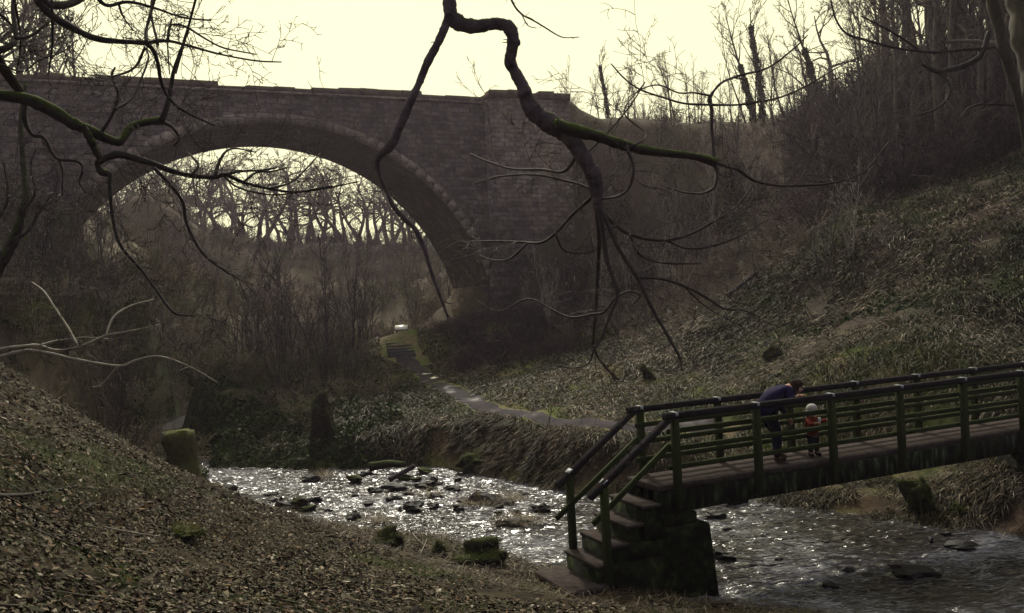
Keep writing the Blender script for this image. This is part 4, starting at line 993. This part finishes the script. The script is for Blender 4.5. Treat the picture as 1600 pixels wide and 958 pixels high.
m = MB(); m.bar((0, -.19, hb - .112 + .018), (0, .19, hb + .112 + .018), .67, .008, up=(0, 0, 1)); m.build('panel', M['board'], sg)

# ------------------------------------------------------------------ overhanging limbs traced in depth
def limb(pts, d0, d1, name, mt, parent, k=9, wob=.07, sub=5):
    """pts: (px, py, width px); depth runs d0..d1 along the limb"""
    n = len(pts); A_ = []
    for i, q in enumerate(pts):
        d = d0 + (d1 - d0) * i / (n - 1); w_ = P(q[0], q[1], d); A_.append((*w_, q[2] / F * d / 2))
    A_ = smooth_line(A_, sub if n < 4 or k < 8 else 9)
    A_[:, :3] += rs.normal(0, 1, (len(A_), 3)) * (A_[:, 3:4] * .02)
    m = MB(); m.tube(A_[:, :3], np.maximum(A_[:, 3] * (1 + rs.uniform(-.015, .015, len(A_)) + .12 * vnoise(np.arange(len(A_)) * .35, np.full(len(A_), n * 1.7), 8) + .12 * np.maximum(0, vnoise(np.arange(len(A_)) * .8, np.full(len(A_), n * 3.1), 18)) ** 2), .0028), k, wob if k < 8 else .05)
    return m.build(name, mt, parent, True), A_
def sprouts(lines, n, L0, L1, rng, mt, parent, lev=1, up=.0, r0=.0035):
    """side shoots, each its own part"""
    n = min(n, 96); tot = sum(len(l) for l in lines)
    for l in lines:
        for _ in range(max(1, int(n * len(l) / tot))):
            i = rng.randint(1, len(l) - 1); d = l[min(i + 1, len(l) - 1), :3] - l[i - 1, :3]; d /= np.linalg.norm(d) + 1e-9
            ax = rng.normal(0, 1, 3); ax -= ax @ d * d; ax /= np.linalg.norm(ax)
            out_ = [[] for _ in range(lev + 1)]
            grow(rng, l[i, :3], d * .6 + ax, rng.uniform(L0, L1), min(r0, l[i, 3]), 0, lev, dict(seg=6, wob=.18, up=(up, up, up), nc=(5, 3), start=(.2, .2), ang=(50, 50), lr=(.5, .45), rr=(.7, .7)), out_, tip=.5)
            m = MB()
            for ll_ in out_:
                for pts, rad in ll_: m.tube(pts, np.maximum(rad, .0022), 3)
            m.build('twig', mt, parent)
rg = np.random.RandomState(99)
ct = tag(empty('overhanging_branch', P(703, -200, 7.5)), 'bent mossy tree branch hanging into the middle of the view from above', 'branch')
_P = P
base = np.array(ct.location)
def P(px, py, d): return _P(px, py, d) - base
CL = []
def cl(nm, pts, d0, d1, mt=None, k=9):
    o, a_ = limb(pts, d0, d1, nm, mt or M['part_moss_bark'], ct, k); CL.append(a_)
cl('limb', [(690,-420,34),(698,-200,30),(702,-60,26),(702,0,24),(706,26,24),(722,38,24),(745,41,20),(775,37,19),(795,43,22),(802,62,20),(799,82,18),(797,97,18),(806,115,19),(818,138,22),(824,158,24),(838,178,28),(858,192,30),(880,205,30),(900,228,26),(916,254,24),(928,276,23),(932,300,20),(934,325,16)], 7.5, 8.0, k=12)
cl('limb', [(866,194,22),(895,203,20),(930,212,18),(965,224,16),(1000,233,15),(1040,239,13),(1075,243,12),(1100,248,13),(1117,254,14)], 7.75, 8.4, M['moss_bark'], 10)
cl('limb', [(704,20,16),(693,48,13),(682,72,13),(668,98,13),(655,130,12),(640,162,13),(625,196,14),(613,224,16),(600,238,12),(590,250,9),(592,270,6),(603,296,6),(615,322,8),(632,342,8),(650,360,8),(664,392,7),(674,425,6),(686,458,5),(700,496,4)], 7.55, 7.9)
TW = [
 [(1116,252,7),(1114,225,6),(1112,200,6),(1112,172,6),(1109,155,7),(1115,143,4)],
 [(1112,146,4),(1130,128,4),(1160,117,3.5),(1200,106,3),(1238,78,2.5),(1262,55,2)],
 [(1112,164,4),(1150,164,3.5),(1180,160,3.5),(1220,152,3),(1262,133,2.5),(1310,105,2),(1345,88,2)],
 [(1110,164,4),(1070,162,3.5),(1035,152,3),(1000,140,3),(975,122,2.5),(955,100,2)],
 [(1110,150,4),(1085,145,3),(1060,145,2.5),(1030,133,2.5),(1005,138,2),(990,148,2)],
 [(1118,254,7),(1135,260,5),(1155,266,5),(1178,282,4.5),(1215,290,4),(1250,290,3.5),(1300,286,3),(1350,268,2.5),(1388,222,2)],
 [(1117,256,6),(1121,272,5),(1116,292,5),(1098,302,4),(1070,301,3),(1040,292,2)],
 [(934,322,10),(940,355,9),(949,408,7),(964,458,6),(955,487,5),(942,522,4),(931,544,3)],
 [(932,320,9),(936,373,7),(934,425,6),(931,487,5),(927,531,4.5),(932,553,4),(947,575,3.5),(968,594,2.5)],
 [(937,328,9),(950,350,8),(968,390,7),(999,439,6.5),(1017,478,6),(1039,517,5),(1061,557,4),(1065,579,2.5)],
 [(938,330,7),(973,360,6),(1008,373,5.5),(1043,375,5),(1078,366,4.5),(1113,347,4),(1148,325,3),(1183,281,2)],
 [(1040,375,4),(1074,388,4),(1113,384,3.5),(1157,368,3),(1200,342,2)],
 [(984,366,4),(997,395,4),(1021,408,3),(1052,412,3),(1096,412,2)],
 [(996,434,4.5),(1034,436,4),(1069,447,4),(1104,465,4),(1131,482,3.5),(1161,485,3),(1188,496,2)],
 [(932,300,8),(916,316,6),(894,336,5),(868,364,5),(846,379,4.5),(819,379,4),(780,377,3),(722,378,2)],
 [(824,380,4),(797,404,3.5),(772,407,2.5),(750,400,2)],
 [(905,238,6),(881,268,5),(846,265,4),(800,264,3),(760,252,3),(735,240,2)],
 [(928,298,5),(905,288,4),(880,282,4),(835,273,3),(780,276,2.5),(740,288,2)],
 [(978,228,6),(990,262,5),(982,294,4.5),(964,307,4),(940,311,3.5)],
 [(962,464,4),(945,487,4),(925,491,3.5),(890,496,3.5),(859,482,3),(824,467,2.5),(780,487,2),(745,470,2)],
 [(929,540,4),(920,567,3),(898,575,2.5),(868,572,2)],
 [(964,462,4),(985,455,3.5),(1000,462,3),(990,475,2.5)],
 [(868,364,3.5),(880,390,3),(905,396,2.5),(930,392,2)],
 [(1070,448,3),(1092,470,2.5),(1120,490,2),(1160,510,2)],
 [(985,230,3),(1010,210,2.5),(975,175,2.5),(1007,130,2)],
 [(916,240,3),(950,207,3),(985,165,2.5),(1008,128,2)],
]
for w_ in TW: cl('branch', w_, 7.95 if w_[0][0] < 1080 else 8.4, 8.3 + rg.uniform(-.5, .7), M['twig'], 5)
sprouts(CL[3:], 90, .3, 1.3, rg, M['twig'], ct, 2, -.01)
sprouts(CL[:3], 60, .02, .12, rg, M['part_moss_bark'], ct, 0, 0, .008)

lt = tag(empty('mossy_branch', _P(-150, 60, 8)), 'thick bright mossy branches reaching in from the left edge over the bridge', 'branch')
base = np.array(lt.location)
CL2 = []
def ll(nm, pts, d0, d1, mt=None, k=7):
    o, a_ = limb(pts, d0, d1, nm, mt or M['moss_bark'], lt, k); CL2.append(a_)
ll('limb', [(-220,90,30),(-90,130,22),(-20,144,17),(10,150,17),(45,156,19),(80,172,20),(115,193,19),(145,206,16),(168,217,14),(184,222,13),(192,216,12),(200,204,12),(212,195,12),(235,190,12),(254,188,13)], 7.6, 8.4, k=12)
ll('limb', [(-60,20,18),(-12,78,15),(6,108,14),(22,130,14),(38,152,12)], 7.4, 7.9, k=10)
ll('limb', [(128,196,12),(138,212,12),(148,232,12),(156,248,10),(152,256,9),(158,268,11),(170,272,12)], 7.9, 8.1, k=9)
LB = [
 [(252,190,12),(261,167,9),(267,138,7),(271,113,6),(280,85,5),(288,63,4.5),(300,21,4),(310,-20,3)],
 [(154,254,10),(166,246,11),(182,242,12),(200,244,13),(220,250,12),(245,258,10),(270,268,9),(300,275,8),(335,277,7),(352,273,7),(380,285,6),(420,295,5),(460,300,4),(505,295,3),(560,284,2)],
 [(335,277,6),(342,255,5),(352,238,4),(368,232,3),(400,238,2)],
 [(300,274,5),(310,258,4.5),(300,245,3.5),(292,238,3)],
 [(352,273,5),(375,268,4),(410,266,3.5),(432,262,3)],
 [(380,285,4),(400,270,3.5),(425,268,3),(448,262,2.5)],
 [(420,295,4),(455,285,3),(480,262,2.5),(500,240,2)],
 [(350,275,4),(370,292,3.5),(410,303,3),(450,303,2.5),(520,290,2)],
 [(172,270,7),(172,300,6),(177,345,5),(188,383,5),(217,417,4.5),(242,450,4),(271,488,4),(305,494,2.5)],
 [(240,262,6),(267,290,5),(286,317,5),(292,350,5),(317,396,4),(359,429,3)],
 [(40,156,8),(38,185,8),(50,210,6),(68,215,5),(80,236,5),(92,249,4.5),(120,252,4),(130,264,4),(124,284,3.5),(135,302,2.5)],
 [(252,190,7),(268,198,5),(280,215,4),(272,228,3)],
 [(160,205,6),(175,180,5),(185,150,4.5),(175,120,4),(180,105,3)],
 [(178,172,5),(205,155,4.5),(220,125,4),(232,90,3),(225,72,2)],
 [(92,249,3.5),(98,270,3),(97,305,2.5)],
]
for w_ in LB: ll('branch', w_, 8.0, 8.4 + rg.uniform(-.4, .6), M['bark'], 6)
sprouts(CL2[3:], 90, .25, 1.1, rg, M['twig'], lt, 2, .0)

up = tag(empty('overhanging_branch', _P(0, -160, 7)), 'dark leafless branches reaching down across the sky at the upper left', 'branch')
base = np.array(up.location)
CL3 = []
for w_ in [[(10,-80,18),(50,-12,13),(75,20,12),(110,42,11),(150,60,10),(190,65,8),(228,67,9)],
 [(228,67,9),(240,80,7),(247,100,6),(250,120,6),(256,140,5),(272,162,4.5),(300,180,4),(335,196,3)],
 [(228,67,7),(262,64,5),(300,73,4),(345,85,3),(400,95,2.5),(440,97,2)],
 [(228,67,6),(229,45,5),(237,15,4.5),(250,-30,4)], [(262,64,4.5),(267,40,4),(290,42,3.5),(320,60,3),(350,75,2.5),(400,85,2)],
 [(40,-40,14),(66,0,12),(90,8,14),(115,4,11),(145,-14,9)], [(140,-20,7),(165,8,6),(200,3,5),(240,12,4),(285,27,3),(330,32,2.5)],
 [(185,5,4),(192,25,3),(208,48,2)], [(-60,90,16),(-5,80,12),(18,70,10),(25,55,8),(21,20,7),(24,-30,7)], [(25,60,6),(50,55,5),(75,35,4),(85,25,3)],
 [(-20,10,6),(10,30,5),(22,50,4)], [(247,70,4),(236,20,3.5),(240,-20,3)], [(226,75,4),(215,100,4),(200,112,3.5),(175,120,3)],
 [(0,100,4),(35,112,3),(60,95,3),(100,80,2),(120,62,2)], [(80,-20,4),(82,60,3.5),(78,100,3),(75,116,2)], [(80,92,3),(98,70,2.5),(110,45,2)], [(20,-10,4),(32,60,3),(26,115,2.5)],
 [(268,30,3),(262,70,2.5),(265,116,2)], [(308,-10,4),(290,60,3),(275,115,2.5)]]:
    o, a_ = limb(w_, 7.2, 7.8, 'branch', M['bark'], up, 7); CL3.append(a_)
sprouts(CL3[1:], 95, .15, .8, rg, M['twig'], up, 2)

pb = tag(empty('pale_branch', _P(-60, 560, 8)), 'sunlit pale bare branches reaching in low from the left edge', 'branch')
base = np.array(pb.location); CL4 = []
for w_ in [[(-80,566,8),(0,546,6),(40,541,5),(60,540,5),(90,548,5),(130,540,4.5),(165,525,4),(205,517,3),(250,508,2)],[(-80,590,8),(0,558,6),(30,550,6),(60,549,5),(120,562,5),(185,572,4),(212,563,3.5),(250,557,3),(300,575,2.5),(340,598,2)],
 [(122,540,3.5),(105,510,3.5),(85,480,3),(68,455,3),(48,440,2)],[(165,525,3.5),(178,495,3.5),(205,478,3),(240,468,2)],[(185,572,2.5),(160,600,2),(145,605,2)],[(60,540,3),(90,532,2.5),(130,527,2),(170,530,2)]]:
    o, a_ = limb(w_, 7.8, 8.4, 'branch', M['bark_pale'], pb, 6); CL4.append(a_)  # pale colour paints the sunlit highlight onto these grey branches
sprouts(CL4, 40, .1, .5, rg, M['bark_grey'], pb, 1)

# dark small tree at the left edge
dt = tag(empty('leaning_tree', _P(-30, 470, 10.5)), 'dark ivy covered slender tree leaning at the left picture edge', 'tree')
base = np.array(dt.location)
CL5 = []
for nm, w_ in [('trunk', [(-60,520,20),(-20,450,17),(5,408,16),(22,375,15),(34,335,12),(40,300,9),(36,250,8),(33,190,7),(40,130,5)]), ('branch', [(22,375,7),(45,360,5),(62,330,4),(85,300,3)]), ('branch', [(36,330,6),(55,300,4),(48,260,3),(58,230,2)]), ('branch', [(5,408,6),(-10,360,5),(12,310,4),(5,250,3)])]:
    o, a_ = limb(w_, 10.5, 10.7, nm, M['moss_bark'] if nm == 'trunk' else M['bark'], dt, 8); CL5.append(a_)
sprouts(CL5, 90, .2, .8, rg, M['twig'], dt, 1)

# big trunk at the right edge with its low branches
bt = tag(empty('large_tree', _P(1680, 330, 19)), 'thick grey trunk cut by the right picture edge with low dark branches', 'tree')
base = np.array(bt.location); CL6 = []
for nm, w_, m_ in [('trunk', [(1690,420,105),(1668,300,92),(1650,200,84),(1632,100,78),(1610,0,72),(1590,-120,66),(1570,-300,55)], M['bark_grey']),
   ('stem', [(1603,240,6),(1598,200,8),(1592,160,12),(1582,120,16),(1570,80,18),(1558,30,18),(1546,-20,18),(1530,-90,16)], M['bark_grey']),
   ('branch', [(1570,75,6),(1540,76,5.5),(1500,78,5),(1460,82,4.5),(1400,75,4),(1350,62,4),(1322,52,3.5),(1306,30,3),(1298,0,2.5)], M['bark']),
   ('branch', [(1545,50,8),(1534,84,9),(1512,100,9),(1488,108,9),(1465,112,8),(1440,100,4)], M['bark']),
   ('branch', [(1465,112,5),(1482,130,5),(1482,152,4),(1462,170,3.5),(1435,180,2.5)], M['bark']),
   ('branch', [(1440,82,3.5),(1410,60,3.5),(1375,40,3),(1345,25,2.5)], M['bark']),
   ('branch', [(1585,165,4),(1540,163,4),(1515,168,3),(1500,185,2)], M['bark'])]:
    o, a_ = limb(w_, 19, 18.2 if nm != 'trunk' else 19.4, nm, m_, bt, 14 if nm == 'trunk' else 8, .05); CL6.append(a_)
sprouts(CL6[2:], 80, .3, 1.2, rg, M['twig'], bt, 1, 0, .006)
# pale twig on the wood edge & sky twig
sk = tag(empty('overhanging_twig', _P(820, -60, 7)), 'thin budded twig dipping into the sky right of the bent branch', 'twig')
base = np.array(sk.location); CL7 = []
for w_ in [[(780,-50,4),(800,2,3.5),(815,22,3),(830,30,3),(850,42,2.5),(878,58,2),(905,58,1.6)],[(815,22,2),(825,40,1.6),(838,44,1.4)]]:
    o, a_ = limb(w_, 6.8, 7.2, 'branch', M['twig'], sk, 5); CL7.append(a_)
sprouts(CL7, 14, .02, .06, rg, M['twig'], sk, 0)
P = _P

# ------------------------------------------------------------------ people
def skinmesh(name, joints, edges, mt, parent, sub=2, root=0):
    me = bpy.data.meshes.new(name); names = list(joints)
    me.from_pydata([joints[k][:3] for k in names], [(names.index(a), names.index(b_)) for a, b_ in edges], [])
    o = bpy.data.objects.new(name, me); SC.collection.objects.link(o)
    sk_ = o.modifiers.new('skin', 'SKIN'); sb = o.modifiers.new('sub', 'SUBSURF'); sb.levels = sub; sb.render_levels = sub
    me.skin_vertices[0].data[0].use_root = True
    for i, k in enumerate(names):
        r_ = joints[k][3]; me.skin_vertices[0].data[i].radius = (r_ if not isinstance(r_, tuple) else r_[0], r_ if not isinstance(r_, tuple) else r_[1])
        me.skin_vertices[0].data[i].use_root = (i == root)
    dg = bpy.context.evaluated_depsgraph_get(); ev = o.evaluated_get(dg); m2 = bpy.data.meshes.new_from_object(ev)
    bpy.data.objects.remove(o); bpy.data.meshes.remove(me)
    for p in m2.polygons: p.use_smooth = True
    m2.name = name; m2.materials.clear()
    return link(name, m2, mt, parent)
def chain(*k): return [(k[i], k[i + 1]) for i in range(len(k) - 1)]
CM = lambda nm, c, r=.8: simple(nm, [(.3, tuple(v * .75 for v in c)), (.7, tuple(v * 1.2 for v in c))], 14, r, .3, .004, .04)
skin_m = CM('skin', (.36, .20, .15), .6); navy = CM('navy_cloth', (.010, .007, .034)); jean = CM('denim', (.007, .009, .022)); boot = CM('tan_shoe', (.045, .028, .018)); hair_m = CM('brown_hair', (.022, .013, .009))
orange = CM('orange_cloth', (.15, .022, .012)); knit = CM('white_knit', (.45, .43, .43)); darkt = CM('dark_cloth', (.010, .008, .012)); white = CM('white_cloth', (.7, .7, .75))
def hand(J, E, wr, d, palm, pre, s=1.0, curl=.5):
    """palm and five separate fingers; d = pointing direction, palm = palm normal"""
    d = np.array(d, float); d /= np.linalg.norm(d); pn = np.array(palm, float); pn -= pn @ d * d; pn /= np.linalg.norm(pn); sd_ = np.cross(d, pn); wr = np.array(wr, float)
    J[pre + 'palm'] = (*(wr + d * .045 * s), .026 * s); E.append((pre + 'wrist', pre + 'palm'))
    for i, (off, ln) in enumerate(((-.028, .062), (-.010, .072), (.010, .068), (.027, .052))):
        b_ = wr + d * .075 * s + sd_ * off * s; m_ = b_ + (d * .9 + pn * curl * .5) * ln * .5 * s; t_ = m_ + (d * .6 + pn * curl * 1.3) * ln * .5 * s
        for nm, q_, r_ in (('b', b_, .011), ('m', m_, .0095), ('t', t_, .008)): J[f'{pre}f{i}{nm}'] = (*q_, r_ * s)
        E += [(pre + 'palm', f'{pre}f{i}b'), (f'{pre}f{i}b', f'{pre}f{i}m'), (f'{pre}f{i}m', f'{pre}f{i}t')]
    b_ = wr + d * .03 * s + sd_ * -.035 * s; t_ = b_ + (d * .7 - sd_ * .6 + pn * .3) * .045 * s
    J[pre + 'tb'] = (*b_, .012 * s); J[pre + 'tt'] = (*t_, .009 * s); E += [(pre + 'palm', pre + 'tb'), (pre + 'tb', pre + 'tt')]
def ell(m, c, r, k=14, rot=None):
    th = np.linspace(0, math.pi, 9)[1:-1]
    V = [(0, 0, 1)] + [(math.sin(t) * math.cos(a), math.sin(t) * math.sin(a), math.cos(t)) for t in th for a in np.linspace(0, 2 * math.pi, k, endpoint=False)] + [(0, 0, -1)]
    V = np.array(V) * r
    if rot is not None: V = V @ np.array(rot).T
    T = [[0, 1 + j, 1 + (j + 1) % k] for j in range(k)]; Q = []
    for i in range(6): Q += [[1 + i * k + j, 1 + (i + 1) * k + j, 1 + (i + 1) * k + (j + 1) % k, 1 + i * k + (j + 1) % k] for j in range(k)]
    T += [[len(V) - 1, 1 + 6 * k + (j + 1) % k, 1 + 6 * k + j] for j in range(k)]
    m.add(V + np.array(c), Q, T)

ad = tag(empty('person', fbw(2.4, .45, 0), (0, 0, FA)), 'adult in a navy jacket and dark jeans bending over the footbridge handrail', 'person')
# local x along the bridge, y across it (negative towards the camera)
J = dict(pelvis=(-.33, 0, .86, .09), spine=(-.22, 0, 1.02, .13), chest=(-.03, -.01, 1.17, .145), neck=(.14, -.03, 1.23, .055), head0=(.21, -.05, 1.23, .075), head=(.29, -.07, 1.20, .098), jaw=(.33, -.09, 1.13, .062), nose=(.385, -.105, 1.165, .016),
         lsh=(.05, -.19, 1.18, .062), lel=(-.02, -.30, 1.02, .032), lwrist=(.03, -.40, 1.115, .026),
         rsh=(.06, .17, 1.16, .062), rel=(.10, .16, .90, .045), rwrist=(.17, .02, .70, .028),
         lhip=(-.30, -.09, .80, .07), lkn=(-.16, -.09, .46, .062), lan=(-.20, -.09, .09, .042), ltoe=(-.06, -.11, .035, .035),
         rhip=(-.30, .09, .80, .07), rkn=(-.05, .09, .46, .062), ran=(-.06, .08, .09, .042), rtoe=(.09, .06, .035, .035))
E_ = chain('pelvis', 'spine', 'chest', 'neck', 'head0', 'head', 'jaw') + [('head', 'nose')] + chain('chest', 'lsh', 'lel', 'lwrist') + chain('chest', 'rsh', 'rel', 'rwrist') + chain('pelvis', 'lhip', 'lkn', 'lan', 'ltoe') + chain('pelvis', 'rhip', 'rkn', 'ran', 'rtoe')
hand(J, E_, J['lwrist'][:3], (1, -.5, .05), (0, 0, -1), 'l'); hand(J, E_, J['rwrist'][:3], (.4, -.3, -1), (-1, 0, 0), 'r')
skinmesh('body', J, E_, skin_m, ad)
jk = dict(hem=(-.35, 0, .74, (.18, .20)), pelvis=(-.34, 0, .88, .185), spine=(-.22, 0, 1.03, .175), chest=(-.04, -.01, 1.16, .18), neck=(.10, -.03, 1.22, .085),
          lsh=(.04, -.18, 1.17, .085), lel=(-.02, -.30, 1.02, .078), lw=(.02, -.385, 1.105, .05), rsh=(.05, .16, 1.15, .085), rel=(.10, .16, .90, .065), rw=(.155, .05, .74, .045))
skinmesh('jacket', jk, chain('hem', 'pelvis', 'spine', 'chest', 'neck') + chain('chest', 'lsh', 'lel', 'lw') + chain('chest', 'rsh', 'rel', 'rw'), navy, ad)
tr_ = dict(top=(-.33, 0, .86, .14), lhip=(-.29, -.09, .78, .112), lkn=(-.16, -.09, .46, .08), lan=(-.20, -.09, .07, .066), rhip=(-.29, .09, .78, .112), rkn=(-.05, .09, .46, .08), ran=(-.06, .08, .07, .066))
skinmesh('trousers', tr_, chain('top', 'lhip', 'lkn', 'lan') + chain('top', 'rhip', 'rkn', 'ran'), jean, ad)
for a_, t_ in (('lan', 'ltoe'), ('ran', 'rtoe')):
    A_, T_ = np.array(J[a_][:3]), np.array(J[t_][:3])
    skinmesh('shoe', dict(a=(*(A_ + [0, 0, .02]), .052), h=(A_[0] - .03, A_[1], .045, .047), m=(*(A_ * .4 + T_ * .6 + [0, 0, .01]), .05), t=(T_[0] + .03, T_[1], .042, .042)), chain('a', 'h', 'm', 't'), boot, ad)
m = MB(); ell(m, (.262, -.052, 1.235), (.118, .112, .112)); ell(m, (.30, -.06, 1.262), (.10, .098, .085)); ell(m, (.215, -.05, 1.20), (.085, .095, .095)); m.build('hair', hair_m, ad, True)
m = MB(); ell(m, (.372, -.125, 1.195), (.010, .010, .012)); ell(m, (.385, -.065, 1.195), (.010, .010, .012)); m.build('eyes', darkt, ad, True)
m = MB(); ell(m, (.28, -.165, 1.175), (.028, .012, .036)); m.build('ear', skin_m, ad, True)

ch = tag(empty('person', fbw(3.02, .42, 0), (0, 0, FA)), 'toddler in a white knitted hat and orange top standing beside the bending adult', 'person')
J = dict(pelvis=(0, 0, .40, .05), chest=(0, 0, .58, .078), neck=(.0, 0, .68, .036), head0=(.0, -.01, .72, .055), head=(.0, -.02, .79, .078), face=(-.02, -.075, .765, .04), nose=(-.025, -.115, .77, .012),
         lsh=(-.08, -.03, .635, .035), lel=(-.14, -.12, .56, .028), lwrist=(-.10, -.22, .60, .019), rsh=(.085, -.01, .635, .035), rel=(.17, -.05, .58, .028), rwrist=(.26, -.12, .62, .019),
         lhip=(-.05, 0, .35, .04), lkn=(-.055, -.02, .21, .042), lan=(-.06, 0, .06, .03), ltoe=(-.07, -.08, .025, .024), rhip=(.05, 0, .35, .04), rkn=(.06, -.02, .21, .042), ran=(.08, 0, .06, .03), rtoe=(.09, -.08, .025, .024))
E_ = chain('pelvis', 'chest', 'neck', 'head0', 'head', 'face', 'nose') + chain('chest', 'lsh', 'lel', 'lwrist') + chain('chest', 'rsh', 'rel', 'rwrist') + chain('pelvis', 'lhip', 'lkn', 'lan', 'ltoe') + chain('pelvis', 'rhip', 'rkn', 'ran', 'rtoe')
hand(J, E_, J['lwrist'][:3], (.1, -1, .1), (0, 0, -1), 'l', .6); hand(J, E_, J['rwrist'][:3], (.5, -1, .1), (0, 0, -1), 'r', .6)
skinmesh('body', J, E_, skin_m, ch)
jk = dict(hem=(0, 0, .33, .115), mid=(0, 0, .48, .112), chest=(0, 0, .59, .105), neck=(0, 0, .67, .055), lsh=(-.085, -.03, .63, .052), lel=(-.14, -.12, .56, .043), lw=(-.115, -.19, .59, .034), rsh=(.09, -.01, .63, .052), rel=(.17, -.05, .58, .043), rw=(.235, -.10, .61, .034))
skinmesh('jacket', jk, chain('hem', 'mid', 'chest', 'neck') + chain('chest', 'lsh', 'lel', 'lw') + chain('chest', 'rsh', 'rel', 'rw'), orange, ch)
skinmesh('hood', dict(a=(-.055, .02, .69, .05), b=(-.075, .03, .76, .04), c=(.0, .05, .70, .06), d=(.06, .02, .69, .045)), chain('b', 'a', 'c', 'd'), orange, ch)
tr_ = dict(top=(0, 0, .40, .085), lhip=(-.05, 0, .34, .07), lkn=(-.055, -.02, .21, .055), lan=(-.06, 0, .07, .046), rhip=(.05, 0, .34, .07), rkn=(.06, -.02, .21, .055), ran=(.08, 0, .07, .046))
skinmesh('trousers', tr_, chain('top', 'lhip', 'lkn', 'lan') + chain('top', 'rhip', 'rkn', 'ran'), darkt, ch)
for a_, t_ in (('lan', 'ltoe'), ('ran', 'rtoe')):
    A_, T_ = np.array(J[a_][:3]), np.array(J[t_][:3])
    skinmesh('boot', dict(a=(*(A_ + [0, 0, .03]), .042), h=(A_[0], A_[1] + .015, .036, .036), t=(T_[0], T_[1] - .01, .034, .034)), chain('a', 'h', 't'), darkt, ch)
m = MB(); ell(m, (.0, -.012, .815), (.094, .094, .083)); ell(m, (0, -.012, .775), (.098, .098, .03)); m.build('hat', knit, ch, True)
m = MB(); ell(m, (.075, -.10, .62), (.03, .025, .05)); m.build('mitten_cuff', white, ch, True)
m = MB(); ell(m, (-.045, -.108, .785), (.007, .006, .008)); ell(m, (.005, -.11, .785), (.007, .006, .008)); m.build('eyes', darkt, ch, True)
